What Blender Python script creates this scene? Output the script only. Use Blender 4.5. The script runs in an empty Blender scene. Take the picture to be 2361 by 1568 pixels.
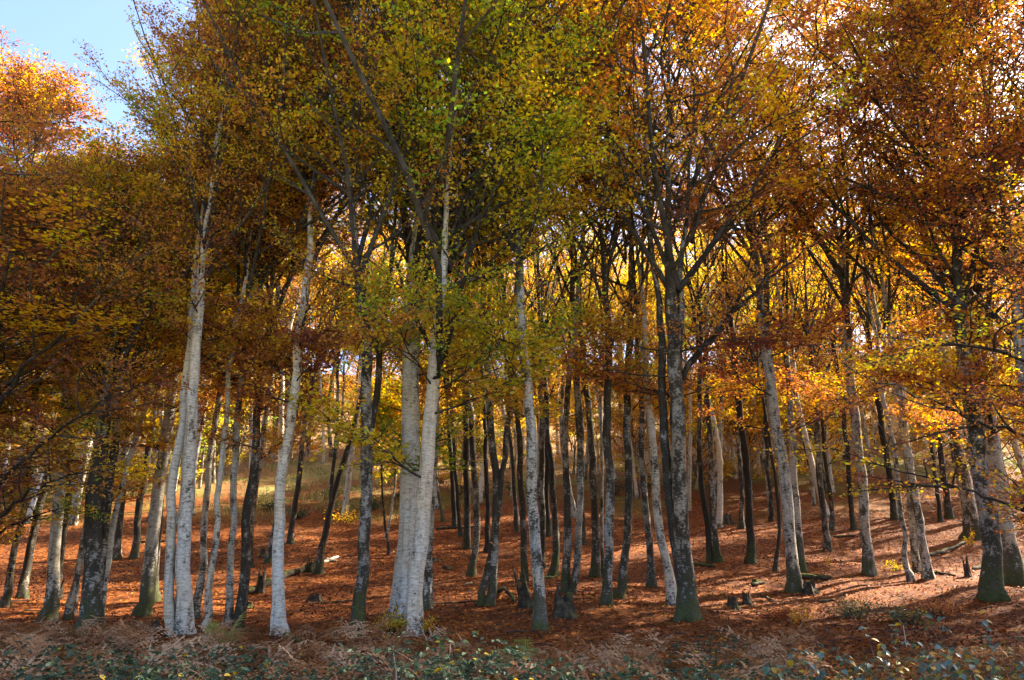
import bpy, math
import numpy as np
from mathutils import Vector, Matrix

# ------------------------------------------------------------------ camera, sky, sun, exposure
S = bpy.context.scene
COL = S.collection
R = math.radians
EYE = np.array([0.0, 0.0, 1.6])
PITCH = R(18.0)
PW, PF, PCX, PCY = 2361.0, 1750.0, 1180.5, 784.0      # picture width and focal length in the pixels used for measuring
cam_data = bpy.data.cameras.new("camera")
cam_data.sensor_width = 36.0
cam_data.lens = 36.0 * PF / PW
cam_data.clip_start = 0.1
cam_data.clip_end = 5000.0
cam = bpy.data.objects.new("camera", cam_data)
cam.location = EYE
cam.rotation_euler = (math.pi / 2 + PITCH, 0, 0)
COL.objects.link(cam)
S.camera = cam

SUN_AZ, SUN_EL = R(60.0), R(40.0)                     # azimuth from +Y towards +X
world = bpy.data.worlds.new("World")
S.world = world
world.use_nodes = True
wn = world.node_tree.nodes
wl = world.node_tree.links
wn.clear()
sky = wn.new("ShaderNodeTexSky")
sky.sky_type = 'NISHITA'
sky.sun_disc = False
sky.sun_elevation = SUN_EL
sky.sun_rotation = SUN_AZ
sky.air_density = 0.8
sky.dust_density = 4.0
sky.ozone_density = 4.5
sky.altitude = 700.0
bg = wn.new("ShaderNodeBackground")
bg.inputs[1].default_value = 0.105
wo = wn.new("ShaderNodeOutputWorld")
wl.new(sky.outputs[0], bg.inputs[0])
wl.new(bg.outputs[0], wo.inputs[0])

sun_data = bpy.data.lights.new("sun", 'SUN')
sun_data.energy = 5.0
sun_data.angle = R(0.53)
sun_data.color = (1.0, 0.92, 0.76)
sun = bpy.data.objects.new("sun", sun_data)
sdir = Vector((math.cos(SUN_EL) * math.sin(SUN_AZ), math.cos(SUN_EL) * math.cos(SUN_AZ), math.sin(SUN_EL)))
sun.rotation_euler = sdir.to_track_quat('Z', 'Y').to_euler()
sun.location = (40, 40, 60)
COL.objects.link(sun)

S.view_settings.view_transform = 'Standard'
S.view_settings.look = 'None'
S.view_settings.gamma = 1.0
S.view_settings.use_curve_mapping = False
S.view_settings.exposure = 2.75
S.view_settings.use_white_balance = True          # the camera's daylight-shade white balance
S.view_settings.white_balance_temperature = 7050.0
cy = S.cycles
cy.max_bounces = 6
cy.diffuse_bounces = 3
cy.glossy_bounces = 2
cy.transmission_bounces = 4
cy.transparent_max_bounces = 8
cy.use_denoising = True
cy.denoiser = 'OPENIMAGEDENOISE'
cy.use_fast_gi = True
cy.fast_gi_method = 'REPLACE'
cy.ao_bounces = 2
cy.ao_bounces_render = 2
world.light_settings.distance = 1.2
world.light_settings.ao_factor = 1.0
cy.use_adaptive_sampling = True
cy.adaptive_threshold = 0.024
cy.use_light_tree = False
cy.caustics_reflective = False
cy.caustics_refractive = False

# ------------------------------------------------------------------ terrain and pixel helpers
_ys = np.arange(-120.0, 1400.0, 1.0)
_zs = np.interp(_ys, [-120, 0, 8, 14, 20, 26, 34, 48, 70, 100, 130, 165, 220, 500, 1400],
                [-2.0, 0, 0.0, 0.14, 0.50, 1.30, 2.65, 6.2, 13.0, 25.0, 37.0, 44.0, 42.0, 20.0, -20.0])
_k = np.exp(-0.5 * (np.arange(-8, 9) / 2.5) ** 2); _k /= _k.sum()
_zs = np.convolve(np.pad(_zs, 8, mode='edge'), _k, mode='valid')

def ground_z(x, y):
    x = np.asarray(x, float); y = np.asarray(y, float)
    z = np.interp(y, _ys, _zs)
    far = np.clip((y - 24) / 40, 0, 1)
    z = z + far * (np.clip(x, -60, 60) * 0.02 + 0.0012 * np.clip(x, -50, 50) ** 2 * far)
    near = np.clip((y - 9) / 6, 0, 1)
    z = z + near * (0.16 * np.sin(0.35 * x + 1.3) * np.sin(0.31 * y + 0.4) + 0.07 * np.sin(1.1 * x + 0.5 * y) * np.sin(0.9 * y - 0.4 * x)
                    + 0.025 * np.sin(2.7 * x + 1.0) * np.sin(2.9 * y + 0.6 * x))
    return z

CP, SP = math.cos(PITCH), math.sin(PITCH)
def ray(px, py):
    a = (px - PCX) / PF; b = (PCY - py) / PF
    return np.array([a, CP - b * SP, SP + b * CP])
def on_ground(px, py):
    d = ray(px, py)
    t = np.linspace(4, 170, 6000)
    P = EYE + t[:, None] * d
    below = P[:, 2] <= ground_z(P[:, 0], P[:, 1])
    i = int(np.argmax(below)) if below.any() else 3000
    p = P[i]
    return np.array([p[0], p[1], float(ground_z(p[0], p[1]))])
def at_depth(px, py, y):
    d = ray(px, py)
    return EYE + d * (y / d[1])

# ------------------------------------------------------------------ mesh helpers
def mesh_from(name, V, quads=None, tris=None, mat=None, smooth=False, attr=None):
    V = np.asarray(V, np.float32)
    m = bpy.data.meshes.new(name)
    nq = 0 if quads is None else len(quads)
    nt = 0 if tris is None else len(tris)
    loops = []
    if nq: loops.append(np.asarray(quads, np.int32).ravel())
    if nt: loops.append(np.asarray(tris, np.int32).ravel())
    L = np.concatenate(loops)
    m.vertices.add(len(V)); m.vertices.foreach_set("co", V.ravel())
    m.loops.add(len(L)); m.loops.foreach_set("vertex_index", L)
    m.polygons.add(nq + nt)
    st = np.concatenate([np.arange(nq) * 4, nq * 4 + np.arange(nt) * 3]).astype(np.int32)
    m.polygons.foreach_set("loop_start", st)
    m.update(calc_edges=True)
    m.polygons.foreach_set("use_smooth", np.full(nq + nt, bool(smooth)))
    if attr is not None:
        a = m.attributes.new("tone", 'FLOAT', 'FACE')
        a.data.foreach_set("value", np.asarray(attr, np.float32))
    if mat is not None:
        m.materials.append(mat)
    return m

def put(name, mesh, parent=None, loc=None, color=None, **props):
    o = bpy.data.objects.new(name, mesh)
    COL.objects.link(o)
    if parent is not None: o.parent = parent
    if loc is not None: o.location = tuple(float(v) for v in loc)
    if color is not None: o.color = tuple(color)
    for k, v in props.items(): o[k] = v
    return o

def unit(v):
    return v / np.maximum(np.linalg.norm(v, axis=-1, keepdims=True), 1e-9)

def tubes(P, rad, sides, caps=False):
    """P (M,N,3), rad (M,N): M tubes at once -> verts, quads"""
    M, N, _ = P.shape
    T = unit(P[:, -1] - P[:, 0])
    ref = np.where(np.abs(T[:, 2:3]) > 0.8, np.array([[1.0, 0, 0]]), np.array([[0, 0, 1.0]]))
    A = unit(np.cross(T, ref)); B = np.cross(T, A)
    th = np.arange(sides) / sides * 2 * np.pi
    off = np.cos(th)[None, :, None] * A[:, None, :] + np.sin(th)[None, :, None] * B[:, None, :]
    V = P[:, :, None, :] + rad[:, :, None, None] * off[:, None, :, :]
    idx = np.arange(M * N * sides).reshape(M, N, sides)
    a = idx[:, :-1, :]; b = np.roll(idx, -1, 2)[:, :-1, :]; c = np.roll(idx, -1, 2)[:, 1:, :]; d = idx[:, 1:, :]
    Q = np.stack([a, b, c, d], -1).reshape(-1, 4)
    return V.reshape(-1, 3), Q

def merge(parts):
    V, Q, n = [], [], 0
    for v, q in parts:
        V.append(v); Q.append(q + n); n += len(v)
    return np.concatenate(V), np.concatenate(Q)

def resample(P, n):
    P = np.asarray(P, float)
    s = np.concatenate([[0], np.cumsum(np.linalg.norm(np.diff(P, axis=0), axis=1))])
    t = np.linspace(0, s[-1], n)
    return np.stack([np.interp(t, s, P[:, k]) for k in range(3)], -1)

def smooth_poly(P, n):
    P = resample(P, max(n, 8))
    for _ in range(3):
        P[1:-1] = 0.25 * P[:-2] + 0.5 * P[1:-1] + 0.25 * P[2:]
    return P

# ------------------------------------------------------------------ materials
def new_mat(name):
    m = bpy.data.materials.new(name); m.use_nodes = True
    nt = m.node_tree; nt.nodes.clear()
    out = nt.nodes.new("ShaderNodeOutputMaterial")
    return m, nt, out
def node(nt, kind, **kw):
    n = nt.nodes.new(kind)
    for k, v in kw.items(): setattr(n, k, v)
    return n
def ramp(nt, fac, stops, interp='LINEAR'):
    r = nt.nodes.new("ShaderNodeValToRGB"); r.color_ramp.interpolation = interp
    e = r.color_ramp.elements
    while len(e) > 1: e.remove(e[-1])
    e[0].position = stops[0][0]; e[0].color = (*stops[0][1], 1)
    for p, c in stops[1:]:
        k = e.new(p); k.color = (*c, 1)
    nt.links.new(fac, r.inputs[0])
    return r.outputs[0]
def math_n(nt, op, a, b=None, c=None, clamp=False):
    n = nt.nodes.new("ShaderNodeMath"); n.operation = op; n.use_clamp = clamp
    for i, v in enumerate((a, b, c)):
        if v is None: continue
        if isinstance(v, (int, float)): n.inputs[i].default_value = v
        else: nt.links.new(v, n.inputs[i])
    return n.outputs[0]
def mix_c(nt, f, a, b):
    n = nt.nodes.new("ShaderNodeMix"); n.data_type = 'RGBA'
    for sock, v in ((n.inputs[0], f), (n.inputs[6], a), (n.inputs[7], b)):
        if isinstance(v, (int, float)): sock.default_value = v
        elif isinstance(v, tuple): sock.default_value = (*v, 1)
        else: nt.links.new(v, sock)
    return n.outputs[2]
def noise(nt, vec, scale, detail=3.0, rough=0.55):
    n = nt.nodes.new("ShaderNodeTexNoise"); n.inputs["Scale"].default_value = scale
    n.inputs["Detail"].default_value = detail; n.inputs["Roughness"].default_value = rough
    nt.links.new(vec, n.inputs["Vector"]); return n.outputs[0]
def stretch(nt, vec, sx, sy, sz):
    n = nt.nodes.new("ShaderNodeMapping"); n.inputs["Scale"].default_value = (sx, sy, sz)
    nt.links.new(vec, n.inputs["Vector"]); return n.outputs[0]

LEAF_STOPS = [(0.0, (0.19, 0.060, 0.040)), (0.18, (0.31, 0.105, 0.055)), (0.36, (0.47, 0.19, 0.058)), (0.52, (0.60, 0.32, 0.050)),
              (0.66, (0.66, 0.46, 0.048)), (0.80, (0.47, 0.44, 0.050)), (0.90, (0.29, 0.33, 0.042)), (1.0, (0.15, 0.24, 0.034))]
def leaf_material(name, stops, trans=0.54, rough=0.6, spec=0.18, boost=1.35):
    m, nt, out = new_mat(name)
    at = node(nt, "ShaderNodeAttribute", attribute_name="tone")
    oi = node(nt, "ShaderNodeObjectInfo")
    sep = node(nt, "ShaderNodeSeparateColor"); nt.links.new(oi.outputs["Color"], sep.inputs[0])
    d = math_n(nt, 'SUBTRACT', at.outputs["Fac"], 0.5)
    d = math_n(nt, 'MULTIPLY', d, sep.outputs[1])
    f = math_n(nt, 'ADD', d, sep.outputs[0], clamp=True)
    col = ramp(nt, f, stops)
    p = node(nt, "ShaderNodeBsdfPrincipled")
    p.inputs["Roughness"].default_value = rough
    p.inputs["Specular IOR Level"].default_value = spec
    nt.links.new(col, p.inputs["Base Color"])
    tr = node(nt, "ShaderNodeBsdfTranslucent")
    g = node(nt, "ShaderNodeHueSaturation"); g.inputs["Saturation"].default_value = 1.1; g.inputs["Value"].default_value = boost
    nt.links.new(col, g.inputs["Color"]); nt.links.new(g.outputs[0], tr.inputs["Color"])
    mx = node(nt, "ShaderNodeMixShader"); mx.inputs[0].default_value = trans
    nt.links.new(p.outputs[0], mx.inputs[1]); nt.links.new(tr.outputs[0], mx.inputs[2])
    nt.links.new(mx.outputs[0], out.inputs[0])
    return m
M_LEAF = leaf_material("beech_leaf", LEAF_STOPS)

def bark_material():
    m, nt, out = new_mat("beech_bark")
    tc = node(nt, "ShaderNodeTexCoord"); oi = node(nt, "ShaderNodeObjectInfo")
    sep = node(nt, "ShaderNodeSeparateColor"); nt.links.new(oi.outputs["Color"], sep.inputs[0])
    shift = node(nt, "ShaderNodeVectorMath", operation='ADD')
    rv = node(nt, "ShaderNodeCombineXYZ")
    rr = math_n(nt, 'MULTIPLY', oi.outputs["Random"], 37.0)
    for i in range(3): nt.links.new(rr, rv.inputs[i])
    nt.links.new(tc.outputs["Object"], shift.inputs[0]); nt.links.new(rv.outputs[0], shift.inputs[1])
    vec = shift.outputs[0]
    big = noise(nt, stretch(nt, vec, 2.6, 2.6, 1.5), 1.8, 6.0, 0.66)
    fine = noise(nt, stretch(nt, vec, 1, 1, 2.2), 11.0, 5.0, 0.70)
    band = noise(nt, stretch(nt, vec, 1.5, 1.5, 5.0), 5.0, 5.0, 0.72)
    pale = ramp(nt, band, [(0.28, (0.12, 0.10, 0.078)), (0.40, (0.33, 0.305, 0.265)), (0.52, (0.50, 0.475, 0.435)), (0.64, (0.58, 0.56, 0.52)), (0.78, (0.40, 0.36, 0.30))])
    # dark blotches, more of them where the object's red value is high
    lichen = noise(nt, stretch(nt, vec, 1, 1, 0.35), 0.6, 2.0)
    thr = math_n(nt, 'MULTIPLY_ADD', sep.outputs[0], -0.22, 0.655)
    thr = math_n(nt, 'ADD', thr, math_n(nt, 'MULTIPLY_ADD', lichen, -0.42, 0.20))
    mixn = math_n(nt, 'MULTIPLY_ADD', fine, 0.45, math_n(nt, 'MULTIPLY', big, 0.60))
    dk = math_n(nt, 'SUBTRACT', mixn, thr)
    dk = math_n(nt, 'MULTIPLY', math_n(nt, 'ADD', dk, 0.04), 12.0, clamp=True)
    dcol = ramp(nt, fine, [(0.3, (0.022, 0.018, 0.014)), (0.6, (0.075, 0.062, 0.046)), (0.8, (0.15, 0.13, 0.10))])
    c = mix_c(nt, dk, pale, dcol)
    streak = noise(nt, stretch(nt, vec, 7.0, 7.0, 0.35), 1.6, 3.0, 0.6)
    c = mix_c(nt, ramp(nt, streak, [(0.52, (0, 0, 0)), (0.72, (0.55, 0.55, 0.55))]), c, (0.11, 0.10, 0.065))
    warm = noise(nt, vec, 0.7, 2.0)
    tint = ramp(nt, warm, [(0.35, (0.98, 0.84, 0.66)), (0.65, (0.96, 0.95, 0.92))])
    mul = node(nt, "ShaderNodeMix", data_type='RGBA', blend_type='MULTIPLY'); mul.inputs[0].default_value = 1.0
    nt.links.new(c, mul.inputs[6]); nt.links.new(tint, mul.inputs[7]); c = mul.outputs[2]
    gray = node(nt, "ShaderNodeMix", data_type='RGBA', blend_type='MULTIPLY'); gray.inputs[0].default_value = 1.0
    val = math_n(nt, 'MULTIPLY_ADD', sep.outputs[0], -0.78, 1.10)
    cc = node(nt, "ShaderNodeCombineColor")
    for i in range(3): nt.links.new(val, cc.inputs[i])
    nt.links.new(c, gray.inputs[6]); nt.links.new(cc.outputs[0], gray.inputs[7]); c = gray.outputs[2]
    # moss and damp bark on the root collar: a growth of its own shape
    sx = node(nt, "ShaderNodeSeparateXYZ"); nt.links.new(tc.outputs["Object"], sx.inputs[0])
    ht = math_n(nt, 'MULTIPLY_ADD', sx.outputs[2], -0.75, math_n(nt, 'MULTIPLY_ADD', sep.outputs[1], 1.5, -0.55))
    ms = math_n(nt, 'ADD', ht, math_n(nt, 'MULTIPLY_ADD', mixn, 6.0, -3.1))
    damp = math_n(nt, 'MULTIPLY', math_n(nt, 'ADD', ms, 0.35), 3.5, clamp=True)
    c = mix_c(nt, math_n(nt, 'MULTIPLY', damp, 0.85), c, (0.035, 0.028, 0.020))
    mm = math_n(nt, 'MULTIPLY', math_n(nt, 'ADD', ms, -0.10), 1.6, clamp=True)
    mosscol = ramp(nt, fine, [(0.35, (0.022, 0.026, 0.010)), (0.60, (0.070, 0.082, 0.016)), (0.8, (0.14, 0.15, 0.03))])
    c = mix_c(nt, math_n(nt, 'MULTIPLY', mm, 0.8), c, mosscol)
    p = node(nt, "ShaderNodeBsdfPrincipled"); p.inputs["Roughness"].default_value = 0.82; p.inputs["Specular IOR Level"].default_value = 0.2
    nt.links.new(c, p.inputs["Base Color"])
    b = node(nt, "ShaderNodeBump"); b.inputs["Strength"].default_value = 0.5; b.inputs["Distance"].default_value = 0.02
    h = math_n(nt, 'ADD', math_n(nt, 'MULTIPLY', band, 0.45), mixn)
    nt.links.new(h, b.inputs["Height"]); nt.links.new(b.outputs[0], p.inputs["Normal"])
    nt.links.new(p.outputs[0], out.inputs[0])
    return m
M_BARK = bark_material()

def twig_material(name, a, b_, scale=6.0):
    m, nt, out = new_mat(name)
    tc = node(nt, "ShaderNodeTexCoord")
    n = noise(nt, tc.outputs["Object"], scale, 4.0, 0.65)
    c = ramp(nt, n, [(0.35, a), (0.65, b_)])
    p = node(nt, "ShaderNodeBsdfPrincipled"); p.inputs["Roughness"].default_value = 0.85; p.inputs["Specular IOR Level"].default_value = 0.15
    nt.links.new(c, p.inputs["Base Color"])
    bm = node(nt, "ShaderNodeBump"); bm.inputs["Strength"].default_value = 0.4; bm.inputs["Distance"].default_value = 0.02
    nt.links.new(n, bm.inputs["Height"]); nt.links.new(bm.outputs[0], p.inputs["Normal"])
    nt.links.new(p.outputs[0], out.inputs[0])
    return m
M_TWIG = twig_material("branch_bark", (0.016, 0.013, 0.010), (0.068, 0.056, 0.044), 4.0)
M_PALEWOOD = twig_material("bare_pale_wood", (0.30, 0.25, 0.18), (0.50, 0.43, 0.33), 9.0)
M_STEM = twig_material("bramble_cane", (0.10, 0.05, 0.035), (0.17, 0.10, 0.07), 12.0)

def deadwood_material():
    m, nt, out = new_mat("rotting_wood")
    tc = node(nt, "ShaderNodeTexCoord"); geo = node(nt, "ShaderNodeNewGeometry")
    oi = node(nt, "ShaderNodeObjectInfo")
    sep = node(nt, "ShaderNodeSeparateColor"); nt.links.new(oi.outputs["Color"], sep.inputs[0])
    n = noise(nt, tc.outputs["Object"], 5.0, 6.0, 0.68)
    c = ramp(nt, n, [(0.30, (0.018, 0.014, 0.010)), (0.52, (0.055, 0.042, 0.030)), (0.72, (0.15, 0.115, 0.08))])
    sx = node(nt, "ShaderNodeSeparateXYZ"); nt.links.new(geo.outputs["Normal"], sx.inputs[0])
    up = math_n(nt, 'MULTIPLY_ADD', sx.outputs[2], 0.8, math_n(nt, 'MULTIPLY_ADD', n, 2.2, -1.7))
    up = math_n(nt, 'ADD', up, sep.outputs[1])
    up = math_n(nt, 'MULTIPLY', up, 1.5, clamp=True)
    c = mix_c(nt, up, c, ramp(nt, n, [(0.35, (0.035, 0.045, 0.012)), (0.7, (0.11, 0.13, 0.025))]))
    p = node(nt, "ShaderNodeBsdfPrincipled"); p.inputs["Roughness"].default_value = 0.9; p.inputs["Specular IOR Level"].default_value = 0.1
    nt.links.new(c, p.inputs["Base Color"])
    bm = node(nt, "ShaderNodeBump"); bm.inputs["Strength"].default_value = 0.8; bm.inputs["Distance"].default_value = 0.04
    nt.links.new(n, bm.inputs["Height"]); nt.links.new(bm.outputs[0], p.inputs["Normal"])
    nt.links.new(p.outputs[0], out.inputs[0])
    return m
M_DEAD = deadwood_material()

def ground_material():
    m, nt, out = new_mat("leaf_strewn_soil")
    tc = node(nt, "ShaderNodeTexCoord"); P = tc.outputs["Object"]
    vo = node(nt, "ShaderNodeTexVoronoi"); vo.inputs["Scale"].default_value = 11.0
    nt.links.new(P, vo.inputs["Vector"])
    sc = node(nt, "ShaderNodeSeparateColor"); nt.links.new(vo.outputs["Color"], sc.inputs[0])
    leaf = ramp(nt, sc.outputs[0], [(0.0, (0.035, 0.010, 0.005)), (0.35, (0.10, 0.027, 0.009)), (0.7, (0.175, 0.048, 0.010)), (1.0, (0.28, 0.096, 0.018))])
    patch = noise(nt, P, 0.55, 4.0)
    leaf = mix_c(nt, ramp(nt, patch, [(0.45, (0, 0, 0)), (0.75, (0.55, 0.55, 0.55))]), leaf, (0.07, 0.028, 0.014))
    sx = node(nt, "ShaderNodeSeparateXYZ"); nt.links.new(P, sx.inputs[0])
    farm = math_n(nt, 'MULTIPLY', math_n(nt, 'SUBTRACT', sx.outputs[1], 42.0), 0.07, clamp=True)
    g1 = noise(nt, P, 0.22, 4.0, 0.6)
    gp = math_n(nt, 'MULTIPLY', math_n(nt, 'SUBTRACT', g1, 0.47), 9.0, clamp=True)
    gp = math_n(nt, 'MULTIPLY', gp, farm)
    g2 = noise(nt, P, 3.0, 5.0, 0.7)
    grass = ramp(nt, g2, [(0.3, (0.06, 0.075, 0.016)), (0.55, (0.15, 0.15, 0.035)), (0.75, (0.33, 0.25, 0.09))])
    c = mix_c(nt, gp, leaf, grass)
    dry = math_n(nt, 'MULTIPLY', math_n(nt, 'SUBTRACT', sx.outputs[1], 50.0), 0.045, clamp=True)
    c = mix_c(nt, math_n(nt, 'MULTIPLY', dry, 0.7), c, (0.40, 0.25, 0.13))
    wob = math_n(nt, 'MULTIPLY_ADD', g1, 6.0, 1.5)
    fill_mead = math_n(nt, 'MULTIPLY', math_n(nt, 'SUBTRACT', wob, sx.outputs[1]), 0.5, clamp=True)  # unseen pale meadow behind the camera, added to bounce fill light into the stand
    c = mix_c(nt, fill_mead, c, ramp(nt, g2, [(0.3, (0.20, 0.20, 0.09)), (0.6, (0.34, 0.30, 0.16)), (0.8, (0.42, 0.36, 0.22))]))
    p = node(nt, "ShaderNodeBsdfPrincipled"); p.inputs["Roughness"].default_value = 0.85; p.inputs["Specular IOR Level"].default_value = 0.08
    nt.links.new(c, p.inputs["Base Color"])
    bm = node(nt, "ShaderNodeBump"); bm.inputs["Strength"].default_value = 0.9; bm.inputs["Distance"].default_value = 0.04
    h = math_n(nt, 'ADD', sc.outputs[1], noise(nt, P, 2.5, 5.0, 0.7))
    nt.links.new(h, bm.inputs["Height"]); nt.links.new(bm.outputs[0], p.inputs["Normal"])
    nt.links.new(p.outputs[0], out.inputs[0])
    return m
M_GROUND = ground_material()
M_LITTER = leaf_material("fallen_leaf", [(0.0, (0.045, 0.013, 0.006)), (0.3, (0.12, 0.033, 0.010)), (0.6, (0.21, 0.058, 0.011)), (0.85, (0.34, 0.125, 0.022)), (1.0, (0.44, 0.24, 0.04))], trans=0.12, rough=0.6, spec=0.12)
M_BRACKEN = leaf_material("dead_bracken_frond", [(0.0, (0.11, 0.045, 0.018)), (0.35, (0.24, 0.110, 0.048)), (0.7, (0.34, 0.180, 0.092)), (1.0, (0.43, 0.28, 0.17))], trans=0.25, spec=0.1)
M_FERN = leaf_material("green_fern_frond", [(0.0, (0.10, 0.13, 0.03)), (0.5, (0.20, 0.23, 0.055)), (1.0, (0.33, 0.32, 0.11))], trans=0.4, spec=0.15)
M_BRAMBLE = leaf_material("bramble_leaf", [(0.0, (0.014, 0.028, 0.014)), (0.4, (0.034, 0.058, 0.030)), (0.75, (0.062, 0.092, 0.050)), (0.92, (0.11, 0.14, 0.05)), (1.0, (0.46, 0.28, 0.02))], trans=0.25, rough=0.6, spec=0.2)
M_GRASS = leaf_material("grass_blade", [(0.0, (0.05, 0.075, 0.02)), (0.6, (0.10, 0.13, 0.035)), (1.0, (0.30, 0.24, 0.10))], trans=0.3, spec=0.2)

def broad_leaf_material():
    m, nt, out = new_mat("glaucous_leaf")
    oi = node(nt, "ShaderNodeObjectInfo"); tc = node(nt, "ShaderNodeTexCoord")
    n = noise(nt, tc.outputs["Object"], 40.0, 3.0, 0.6)
    dark = node(nt, "ShaderNodeHueSaturation"); dark.inputs["Value"].default_value = 0.62
    nt.links.new(oi.outputs["Color"], dark.inputs["Color"])
    c = mix_c(nt, ramp(nt, n, [(0.4, (0, 0, 0)), (0.62, (1, 1, 1))]), dark.outputs[0], oi.outputs["Color"])
    p = node(nt, "ShaderNodeBsdfPrincipled"); p.inputs["Roughness"].default_value = 0.42; p.inputs["Specular IOR Level"].default_value = 0.45
    nt.links.new(c, p.inputs["Base Color"])
    tr = node(nt, "ShaderNodeBsdfTranslucent"); nt.links.new(c, tr.inputs[0])
    mx = node(nt, "ShaderNodeMixShader"); mx.inputs[0].default_value = 0.25
    nt.links.new(p.outputs[0], mx.inputs[1]); nt.links.new(tr.outputs[0], mx.inputs[2]); nt.links.new(mx.outputs[0], out.inputs[0])
    return m
M_BROAD = broad_leaf_material()

# ------------------------------------------------------------------ the ground sheet
def axis(parts):
    return np.unique(np.concatenate([np.arange(a, b, s) for a, b, s in parts]))
gx = axis([(-900, -160, 60), (-160, -50, 5), (-50, -24, 1.0), (-24, 24, 0.4), (24, 50, 1.0), (50, 160, 5), (160, 901, 60)])
gy = axis([(-110, -10, 10), (-10, 9, 1.0), (9, 45, 0.4), (45, 80, 1.0), (80, 220, 5), (220, 1300, 60)])
GX, GY = np.meshgrid(gx, gy)
GZ = ground_z(GX, GY)
gr = np.random.default_rng(3)
finem = (np.abs(GX) < 24) & (GY > 9) & (GY < 45)
GZ = GZ + np.where(finem, gr.normal(0, 0.018, GZ.shape), 0)
V = np.stack([GX, GY, GZ], -1).reshape(-1, 3)
nx, ny = len(gx), len(gy)
I = np.arange(nx * ny).reshape(ny, nx)
Q = np.stack([I[:-1, :-1], I[:-1, 1:], I[1:, 1:], I[1:, :-1]], -1).reshape(-1, 4)
put("forest_floor", mesh_from("forest_floor", V, Q, mat=M_GROUND, smooth=True), kind="structure")

# ------------------------------------------------------------------ leaves and trees
def leaf_quads(C, axis_dir, normal, half_len, half_wid):
    a = unit(axis_dir - normal * np.sum(axis_dir * normal, -1, keepdims=True))
    b = np.cross(normal, a)
    a = a * half_len[:, None]; b = b * half_wid[:, None]
    V = np.stack([C - a, C + b - 0.12 * a, C + a, C - b - 0.12 * a], 1).reshape(-1, 3)
    return V, np.arange(len(V)).reshape(-1, 4)

def grow(rng, P0, D0, L, N, up, wob):
    P = np.zeros((len(P0), N, 3)); P[:, 0] = P0
    D = D0.copy()
    for k in range(1, N):
        P[:, k] = P[:, k - 1] + D * (L / (N - 1))[:, None]
        D = D + rng.normal(0, wob, D.shape); D[:, 2] += up
        D = unit(D)
    return P

def along(P, s):
    """point and tangent on polylines P (M,N,3) at s (M,K) in 0..1"""
    M, N, _ = P.shape
    t = np.clip(s, 0, 0.9999) * (N - 1)
    i = t.astype(int); f = (t - i)[..., None]
    m = np.arange(M)[:, None]
    a = P[m, i]; b = P[m, i + 1]
    return a + (b - a) * f, unit(b - a)

LEVELS = {  # limbs, side branches, twigs, leaves per twig, leaf length
    'front': (24, 8, 6, 16, 0.094), 'mid': (18, 7, 5, 4, 0.112), 'back': (18, 6, 5, 17, 0.14), 'near': (24, 8, 7, 22, 0.076), 'dense': (26, 8, 7, 24, 0.092)}

def trunk_tube(P, r0, H, rng, flare=0.55, sides=14, tipr=0.012, cb=8.0):
    """P (n,3) polyline, base first"""
    n = len(P)
    s = np.concatenate([[0], np.cumsum(np.linalg.norm(np.diff(P, axis=0), axis=1))])
    u = s / s[-1]
    z = P[:, 2]; hb = np.clip(z / cb, 0, 1); hc = np.clip((z - cb) / max(H - cb, 1.0), 0, 1)
    sm = np.clip(hc / 0.30, 0, 1); sm = sm * sm * (3 - 2 * sm)
    rad = r0 * (1 - 0.22 * hb) * (1 - hc) ** 0.9 * (1 - 0.52 * sm) + tipr
    fl = np.exp(-np.maximum(P[:, 2], 0) / 0.34)
    th = np.arange(sides) / sides * 2 * np.pi
    ph = rng.uniform(0, 6.28)
    lob = 1 + fl[:, None] * (flare + 0.30 * np.cos(5 * th + ph)[None] + 0.18 * np.cos(3 * th + 2 * ph)[None])
    lob = lob * (1 + 0.05 * np.cos(2 * th + ph + s[:, None] * 0.5) + 0.03 * rng.normal(0, 1, (n, sides)))
    rr = rad[:, None] * lob
    V = P[:, None, :] + np.stack([rr * np.cos(th), rr * np.sin(th), np.zeros_like(rr)], -1)
    idx = np.arange(n * sides).reshape(n, sides)
    a = idx[:-1]; b = np.roll(idx, -1, 1)[:-1]; c = np.roll(idx, -1, 1)[1:]; d = idx[1:]
    return V.reshape(-1, 3), np.stack([a, b, c, d], -1).reshape(-1, 4), rad

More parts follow.
